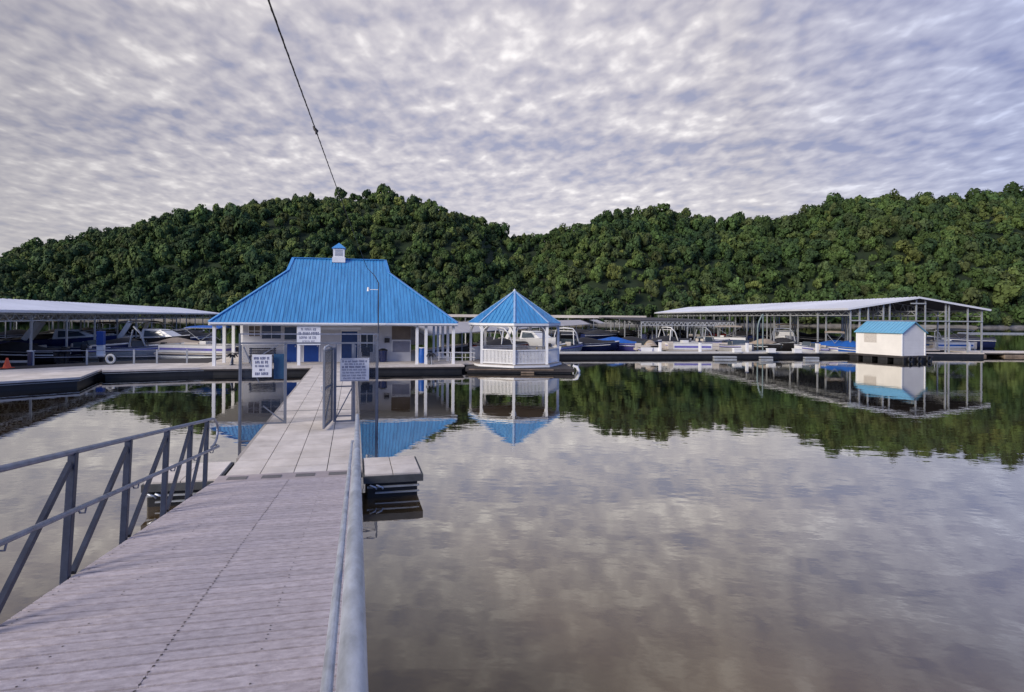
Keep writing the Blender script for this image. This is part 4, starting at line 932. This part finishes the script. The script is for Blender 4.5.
def runabout(label, loc, rz, L_=6.2, W_=2.3, hull='gel', cover=None, tower=None, ob=True, cat='boat', nm='motorboat', group=None, hh=.85, bimini=None):
    t = thing(nm, label, cat, loc, rz, group); b = MB(); rings = hull_mesh(b, L_, W_, hh); b.build('hull', M[hull], t)
    part('deck', M['gel'], t, lambda b: deck_mesh(b, rings, 7, 12))
    part('gunwale', M['alu' if hull != 'gel' else 'navyhull'], t, lambda b: [b.tube([(r_[k][0]*1.005, r_[k][1], r_[k][2]-.04) for r_ in rings], .035, 5) for k in (0, 4)])
    part('stripe', M['gel' if hull != 'gel' else 'purple'], t, lambda b: [b.tube([(r_[k][0]*.975, r_[k][1], r_[k][2]-.24) for r_ in rings[:11]], .05, 5) for k in (0, 4)])
    if cover:
        def cv(b):
            vs = []; fs = []
            for i, r_ in enumerate(rings[:12]):
                u = i/11; rz_ = .12+.45*math.exp(-((u-.5)/.22)**2)
                w_ = r_[4][0]*1.02
                for k in range(7): a = -1+k/3; vs.append((a*w_, r_[0][1], r_[0][2]+.02+rz_*(1-a*a)**.8))
            for i in range(11):
                for k in range(6): fs.append((i*7+k, i*7+k+1, (i+1)*7+k+1, (i+1)*7+k))
            b.add(vs, fs, True)
        part('boat_cover', M[cover], t, cv)
    else:
        part('cockpit_floor', M['seat'], t, lambda b: b.box(-W_*.42,W_*.42,-L_/2+.05,L_*.09,.25,.30))
        part('windshield', M['shield'], t, lambda b: (b.bar((-W_*.40,L_*.10,hh+.28),(W_*.40,L_*.10,hh+.28),.03,.50,(0,-.4,1)), b.bar((-W_*.41,L_*.08,hh+.25),(-W_*.43,-L_*.06,hh+.22),.03,.36), b.bar((W_*.41,L_*.08,hh+.25),(W_*.43,-L_*.06,hh+.22),.03,.36)))
        for sx_ in (-1, 1):
            part('seat', M['seat'], t, lambda b: (b.box(sx_*.5-.28,sx_*.5+.28,-.5,.05,.5,.7), b.box(sx_*.5-.28,sx_*.5+.28,-.62,-.5,.5,1.15)), bevel=.04)
        part('stern_bench', M['seat'], t, lambda b: (b.box(-W_*.38,W_*.38,-L_/2+.25,-L_/2+.75,.4,.72), b.box(-W_*.38,W_*.38,-L_/2+.12,-L_/2+.25,.4,.98)), bevel=.04)
    if tower:
        part('wake_tower', M[tower], t, lambda b: ([b.tube([(s_*W_*.46,.5,hh+.1),(s_*W_*.42,.15,hh+1.1),(s_*W_*.34,-.25,hh+1.55),(0,-.3,hh+1.6)], .06, 7) for s_ in (-1,1)], [b.tube([(s_*W_*.46,-.6,hh+.05),(s_*W_*.38,-.35,hh+1.35)], .05, 6) for s_ in (-1,1)], b.tube([(-W_*.4,.02,hh+1.3),(W_*.4,.02,hh+1.3)], .045, 6)))
    if bimini:
        add_bimini(t, bimini, W_*.46, -.9, .7, hh+1.35)
    if ob: outboard(t, -L_/2, hh-.35, M['blackhull'])
    return t
def add_bimini(t, m_, hw_, y0_, y1_, z):
    def cv(b):
        vs = []; n_ = 8
        for j in range(5):
            y = y0_+(y1_-y0_)*j/4
            for k in range(n_+1): a = -1+2*k/n_; vs.append((a*hw_, y, z+.16*(1-a*a)-(.05 if j in (0,4) else 0)))
        b.add(vs, [(j*(n_+1)+k, j*(n_+1)+k+1, (j+1)*(n_+1)+k+1, (j+1)*(n_+1)+k) for j in range(4) for k in range(n_)], True)
        b.add([(v[0], v[1], v[2]-.04) for v in vs], [((j+1)*(n_+1)+k, (j+1)*(n_+1)+k+1, j*(n_+1)+k+1, j*(n_+1)+k) for j in range(4) for k in range(n_)], True)
    c = part('bimini_top', M[m_], t, cv)
    part('bimini_frame', M['alu'], c, lambda b: [b.tube([(-hw_, (y0_+y1_)/2, z-1.0), (-hw_, y, z-.02), (hw_, y, z-.02), (hw_, (y0_+y1_)/2, z-1.0)], .02, 5) for y in (y0_+.1, y1_-.1)] + [b.bar((s_*hw_, y0_+.1, z-.02), (s_*hw_, y1_-.1, z-.02), .03) for s_ in (-1,1)])
def pontoon(label, loc, rz, L_=7.0, W_=2.5, fence='gel', stripe='purple', bim='canblue', group=None):
    t = thing('pontoon_boat', label, 'boat', loc, rz, group)
    for s_ in (-1, 1):
        part('pontoon_tube', M['alu'], t, lambda b: b.tube([(s_*.85,-L_/2,.12),(s_*.85,L_/2-.8,.12),(s_*.85,L_/2-.3,.22),(s_*.85,L_/2,.36)], [.30,.30,.24,.06], 12))
    part('deck', M['seat'], t, lambda b: b.box(-W_/2,W_/2,-L_/2+.1,L_/2-.2,.42,.52))
    def fe(b):
        for s_ in (-1, 1): b.box(s_*W_/2-.02,s_*W_/2+.02,-L_/2+.4,L_/2-.6,.56,1.12)
        b.box(-W_/2+.03,W_/2-.03,L_/2-.62,L_/2-.58,.56,1.12); b.box(-W_/2+.03,W_/2-.03,-L_/2+.38,-L_/2+.42,.56,1.12)
    f = part('fence', M[fence], t, fe)
    part('stripe', M[stripe], f, lambda b: (b.box(-W_/2-.025,-W_/2-.021,-L_/2+.5,L_/2-.7,.72,.90), b.box(W_/2+.021,W_/2+.025,-L_/2+.5,L_/2-.7,.72,.90), b.box(-W_/2+.1,W_/2-.1,L_/2-.576,L_/2-.572,.72,.90), b.box(-W_/2+.1,W_/2-.1,-L_/2+.374,-L_/2+.379,.72,.90)))
    part('top_rail', M['alu'], f, lambda b: b.tube([(-W_/2,-L_/2+.4,1.15),(-W_/2,L_/2-.6,1.15),(W_/2,L_/2-.6,1.15),(W_/2,-L_/2+.4,1.15),(-W_/2,-L_/2+.4,1.15)], .03, 6))
    part('console', M['gel'], t, lambda b: b.box(.3,1.0,-.3,.3,.52,1.35), bevel=.05)
    for (a, c, d, e2) in ((-1.15,-.6,.6,2.2), (.6,1.15,.9,2.2), (-1.15,-.6,-2.6,-.6)): part('seat', M['seat'], t, lambda b: (b.box(a,c,d,e2,.52,.85),b.box(a if a < 0 else c-.12, a+.12 if a < 0 else c, d, e2, .85, 1.2)), bevel=.05)
    if bim: add_bimini(t, bim, W_*.48, -2.4, .6, 2.45)
    outboard(t, -L_/2+.1, .45, M['blackhull']); return t
def cruiser(label, loc, rz, L_=8.5, W_=2.9, hull='gel', arch=True, canopy=None):
    t = thing('cabin_cruiser', label, 'boat', loc, rz); b = MB(); rings = hull_mesh(b, L_, W_, 1.25, .35); b.build('hull', M[hull], t)
    part('deck', M['gel'], t, lambda b: deck_mesh(b, rings, 5, 12, .02))
    c = part('cabin', M['gel'], t, lambda b: b.add([(-1.0,-.4,1.3),(1.0,-.4,1.3),(.75,2.6,1.5),(-.75,2.6,1.5),(-.85,-.2,2.15),(.85,-.2,2.15),(.6,1.3,2.1),(-.6,1.3,2.1)], [(0,1,5,4),(1,2,6,5),(2,3,7,6),(3,0,4,7),(4,5,6,7)]))
    part('cabin_window', M['shield'], c, lambda b: (b.add([(-.72,2.40,1.56),(.72,2.40,1.56),(.58,1.42,2.05),(-.58,1.42,2.05)], [(0,1,2,3)]), [b.add([(s_*1.0,.0,1.48),(s_*.92,1.9,1.6),(s_*.80,1.3,1.98),(s_*.90,0,2.02)], [(0,1,2,3)]) for s_ in (-1,1)]))
    if arch: part('radar_arch', M['gel'], t, lambda b: ([b.bar((s_*1.25,-2.2,1.3),(s_*1.05,-1.3,2.75),.12,.4) for s_ in (-1,1)], b.bar((-1.05,-1.3,2.75),(1.05,-1.3,2.75),.35,.10)))
    part('bow_rail', M['alu'], t, lambda b: [b.tube([(s_*1.2,.8,1.9),(s_*.9,2.8,2.1),(0,4.1,2.25)], .025, 5) for s_ in (-1,1)])
    part('cockpit', M['seat'], t, lambda b: (b.box(-1.25,1.25,-L_/2+.1,-.4,.8,.86), b.box(-1.2,1.2,-L_/2+.15,-L_/2+.5,.86,1.35)))
    if canopy: add_bimini(t, canopy, 1.15, -2.6, .2, 2.75)
    return t
def P(px, Y, z=0): return (ray(px,345)[0]*Y, Y, z)
la = la_
# left covered dock: some hulls darkened to stand for shade under the roof
cruiser('navy-hulled cabin cruiser with white cabin under the left cover, above the first railing bay', P(60,47), R(-62), 8.0, 2.8, hull='navyhull')
runabout('dark-hulled covered motorboat at the far left behind the orange cone', P(12,38.5), R(100), hull='blackhull', cover='canblack')
runabout('navy open motorboat under the left cover between the cruiser and the locker', P(84,44), R(-75), tower=None, hull='navyhull')
runabout('navy motorboat with black cover left of the lifebuoy', P(122,46.5), R(95), hull='navyhull', cover='canblack')
runabout('white wakeboard boat with aluminium tower behind the lifebuoy railing', P(138,44.5), R(-60), 6.6, hull='gel', tower='alu')
cruiser('black-hulled cruiser with sloping blue-grey windscreen under the middle of the left cover', P(152,50), R(-100), 7.6, 2.7, hull='blackhull', canopy='canblack')
runabout('navy runabout with tan cover near the right end of the left cover', P(178,48), R(-95), hull='navyhull', cover='cantan')
pontoon('pontoon boat with a blue canopy moored just left of the porch', P(200,43.5), R(80), 6.5, 2.4, bim='canblue')
runabout('maroon motorboat deep in the left cover', P(36,52), R(-80), hull='redhull', cover='canblack')
runabout('navy open boat with a tall black tower deep in the left cover', P(168,58), R(-90), hull='navyhull', tower='blackhull')
pontoon('grey pontoon boat with tan top deep in the left cover', P(105,60), R(85), 7, 2.5, stripe='blackhull', bim='cantan')
t = thing('storage_locker', 'tall narrow blue and white locker standing under the left cover', 'locker', P(101,40.5,DECK), la)
part('body', M['doorblue'], t, lambda b: b.box(-.22,.22,-.25,.25,.75,1.75), bevel=.02); part('base', M['whitetrim'], t, lambda b: b.box(-.22,.22,-.2,.2,-.1,.75))
t = dock('locker_float', 'small float carrying the blue and white locker', [P(97,40)[:2], P(105,40)[:2], P(106,41.4)[:2], P(97,41.4)[:2]])
for i, (px, Y_, c_, hc) in enumerate(((20,60,'black-hulled boat with black cover far back at the left edge','blackhull'),(62,64,'navy covered boat far back behind the white cruiser','navyhull'),(90,70,'black covered boat far back above the blue and white locker','blackhull'),(132,66,'navy covered boat far back above the lifebuoy','navyhull'),(148,74,'black covered boat far back in the middle of the left cover','blackhull'),(160,68,'maroon covered boat far back under the left cover','redhull'),(182,72,'black covered boat far back left of the blue canopy','blackhull'),(192,60,'navy covered boat far back beside the blue canopy','navyhull'))):  # extra dark boats added deep under the left cover, standing in for shade
    runabout(c_, P(px,Y_), R(-80+i*9), 6.6, 2.4, hull=hc, cover='canblack', hh=1.1)
for i, (px, Y_, c_, hc) in enumerate(((580,84,'black covered boat far back right of the white tower','blackhull'),(600,80,'navy covered boat far back under the beige roof','navyhull'),(625,86,'black covered boat far back below the thin cream roof','blackhull'),(657,82,'navy covered boat in the shade of the dark cover','navyhull'),(680,84,'black covered boat in the shade of the dark cover','blackhull'),(712,88,'maroon covered boat at the right of the dark cover','redhull'),(742,80,'navy covered boat far inside the gabled cover, left part','navyhull'),(770,84,'black covered boat far inside the gabled cover, beyond the davit','blackhull'),(795,76,'navy covered boat inside the gabled cover beyond the skiff','navyhull'),(818,70,'black covered boat inside the gabled cover left of the blue boats','blackhull'),(895,68,'black covered boat inside the gabled cover hidden partly by the shed','blackhull'),(958,72,'navy covered boat inside the gabled cover at its right side','navyhull'))):  # more dark boats added as fill to deepen the gloom in these bays
    runabout(c_, P(px,Y_), R(-80+i*14), 6.8, 2.5, hull=hc, cover='canblack', hh=1.15)
# middle
runabout('white boat with a big white tower just right of the gazebo', P(566,53.5), R(-35), 6.8, 2.4, hull='gel', tower='gel')
runabout('small yellow jet boat seen through the right side of the gazebo', P(551,52.5), R(-70), 3.4, 1.3, hull='yellow', cover=None, ob=False, hh=.75, nm='jet_boat')
cruiser('cream cruiser with tan canopy seen through the gazebo', P(530,54), R(-150), 8, 2.8, canopy='cantan')
runabout('maroon boat with black cover seen through the left half of the gazebo', P(503,52), R(-70), 6.0, hull='redhull', cover='canblack', tower='gel')
runabout('white boat with black cover seen at the left edge of the gazebo', P(489,56), R(170), 6.2, cover='canblack')
runabout('low violet-trimmed boat just right of the white tower boat', P(587,56), R(-88), 6.5, hull='navyhull', cover='canblack')
runabout('navy boat with blue cover between the thin posts right of the gazebo', P(612,58), R(80), 6.2, hull='purple', cover='canblue')
runabout('dark covered boat left of the white jet boats', P(632,60), R(-95), 6.2, hull='blackhull', cover='canblack')
runabout('first small white jet boat on the long dock left of the striped pontoon boat', P(642,51.8), R(0), 2.9, 1.1, hull='gel', ob=False, hh=.8, nm='jet_boat')
runabout('second small white jet boat, closer to the striped pontoon boat', P(650,51.9), R(0), 2.9, 1.1, hull='gel', ob=False, hh=.8, nm='jet_boat', cover='cantan')
pontoon('white pontoon boat with violet stripes lying along the long dock', P(687,53), R(90), 4.6, 2.3, fence='gel', stripe='purple', bim=None)
runabout('navy runabout with black cover behind the striped pontoon boat', P(668,63), R(-70), 6.5, hull='navyhull', cover='canblack', tower='gel')
runabout('white runabout with aluminium tower behind the right half of the striped pontoon boat', P(704,64), R(-80), 6.5, tower='alu')
pontoon('white pontoon boat with navy stripe and tan top deep left of the curved davit', P(721,70), R(60), 6.5, 2.4, stripe='navyhull', bim='cantan')
runabout('white fishing boat bow-on, first left of the curved davit', P(738,55), R(180), 5.6, 2.0, hull='gel')
runabout('black-hulled tan-covered boat bow-on behind the curved davit', P(765,56), R(178), 5.8, 2.2, hull='blackhull', cover='cantan')
runabout('dark hulled boat right of the curved davit', P(783,60), R(170), 6, hull='blackhull', cover='canblack', tower='alu')
cruiser('white cruiser with tan canopy under the left side of the white gabled cover', P(786,66), R(150), 8, 2.8, canopy='cantan')
runabout('low white skiff between the cruiser and the blue boat', P(809,53.5), R(95), 3.0, 1.4, hull='gel', ob=False, hh=.8, nm='skiff')
runabout('white boat with bright blue cover beside the white shed', P(833,54), R(60), 5.6, 2.3, hull='gel', cover='canblue', bimini='cantan')
runabout('bright blue covered boat touching the left wall of the white shed', P(848,53), R(30), 4.6, 2.1, hull='canblue', cover='canblue')
pontoon('white and blue pontoon boat lying along the dock right of the shed', P(944,60.5), R(92), 5.2, 2.4, fence='gel', stripe='canblue', bim='canblack')
runabout('white open boat with tower behind the pontoon boat right of the shed', P(930,66), R(-80), 6, tower='alu')
runabout('navy covered boat deep under the white gabled cover right of the shed', P(912,74), R(-90), 6.4, hull='navyhull', cover='canblack')
for px, Y_, c_ in ((737,49.9,'white dock box on the long dock, first left of the curved davit'),(771,49.9,'white dock box on the long dock, just right of the curved davit'),(797,49.9,'white dock box on the long dock left of the low skiff')):
    t = thing('dock_box', c_, 'box', P(px, Y_, DECK), 0); part('body', M['white'], t, lambda b: b.box(-.34,.34,-.2,.2,0,.30), bevel=.02); part('lid', M['whitetrim'], t, lambda b: b.box(-.36,.36,-.22,.22,.30,.38), bevel=.02)
for px, Y_, c_ in ((700,50.4,'slim white power pedestal on the long dock, right of the striped pontoon boat'),(747,50.4,'slim white power pedestal on the long dock, left of the curved davit'),(817,50.4,'slim white power pedestal on the long dock, nearest the blue boats'),(660,50.4,'slim white power pedestal on the long dock, by the jet boats')):
    t = thing('power_pedestal', c_, 'pedestal', P(px, Y_, DECK), 0); part('body', M['white'], t, lambda b: b.box(-.11,.11,-.1,.1,0,.85), bevel=.02); part('cap', M['navyhull'], t, lambda b: b.box(-.13,.13,-.12,.12,.85,.95))
# curved davit
p = P(757.5,53.5,.3); t = thing('davit', 'tall pale curved davit frame standing in the slips, middle right', 'davit', p, 0)
part('frame', mat('pale_teal_steel', (.17,.23,.24), .5), t, lambda b: (b.tube([(0,0,0),(0,0,2.3),(.12,0,2.9),(.35,0,3.4),(.5,0,3.6)], .07, 8), b.tube([(.5,0,3.6),(.5,0,0)], .06, 8), b.tube([(0,0,.6),(.5,0,.6)], .05, 6)))
part('foot', M['post'], t, lambda b: b.box(-.3,.8,-.3,.3,-.2,.15))
# far boats on the right water
print('objects', len(bpy.data.objects))
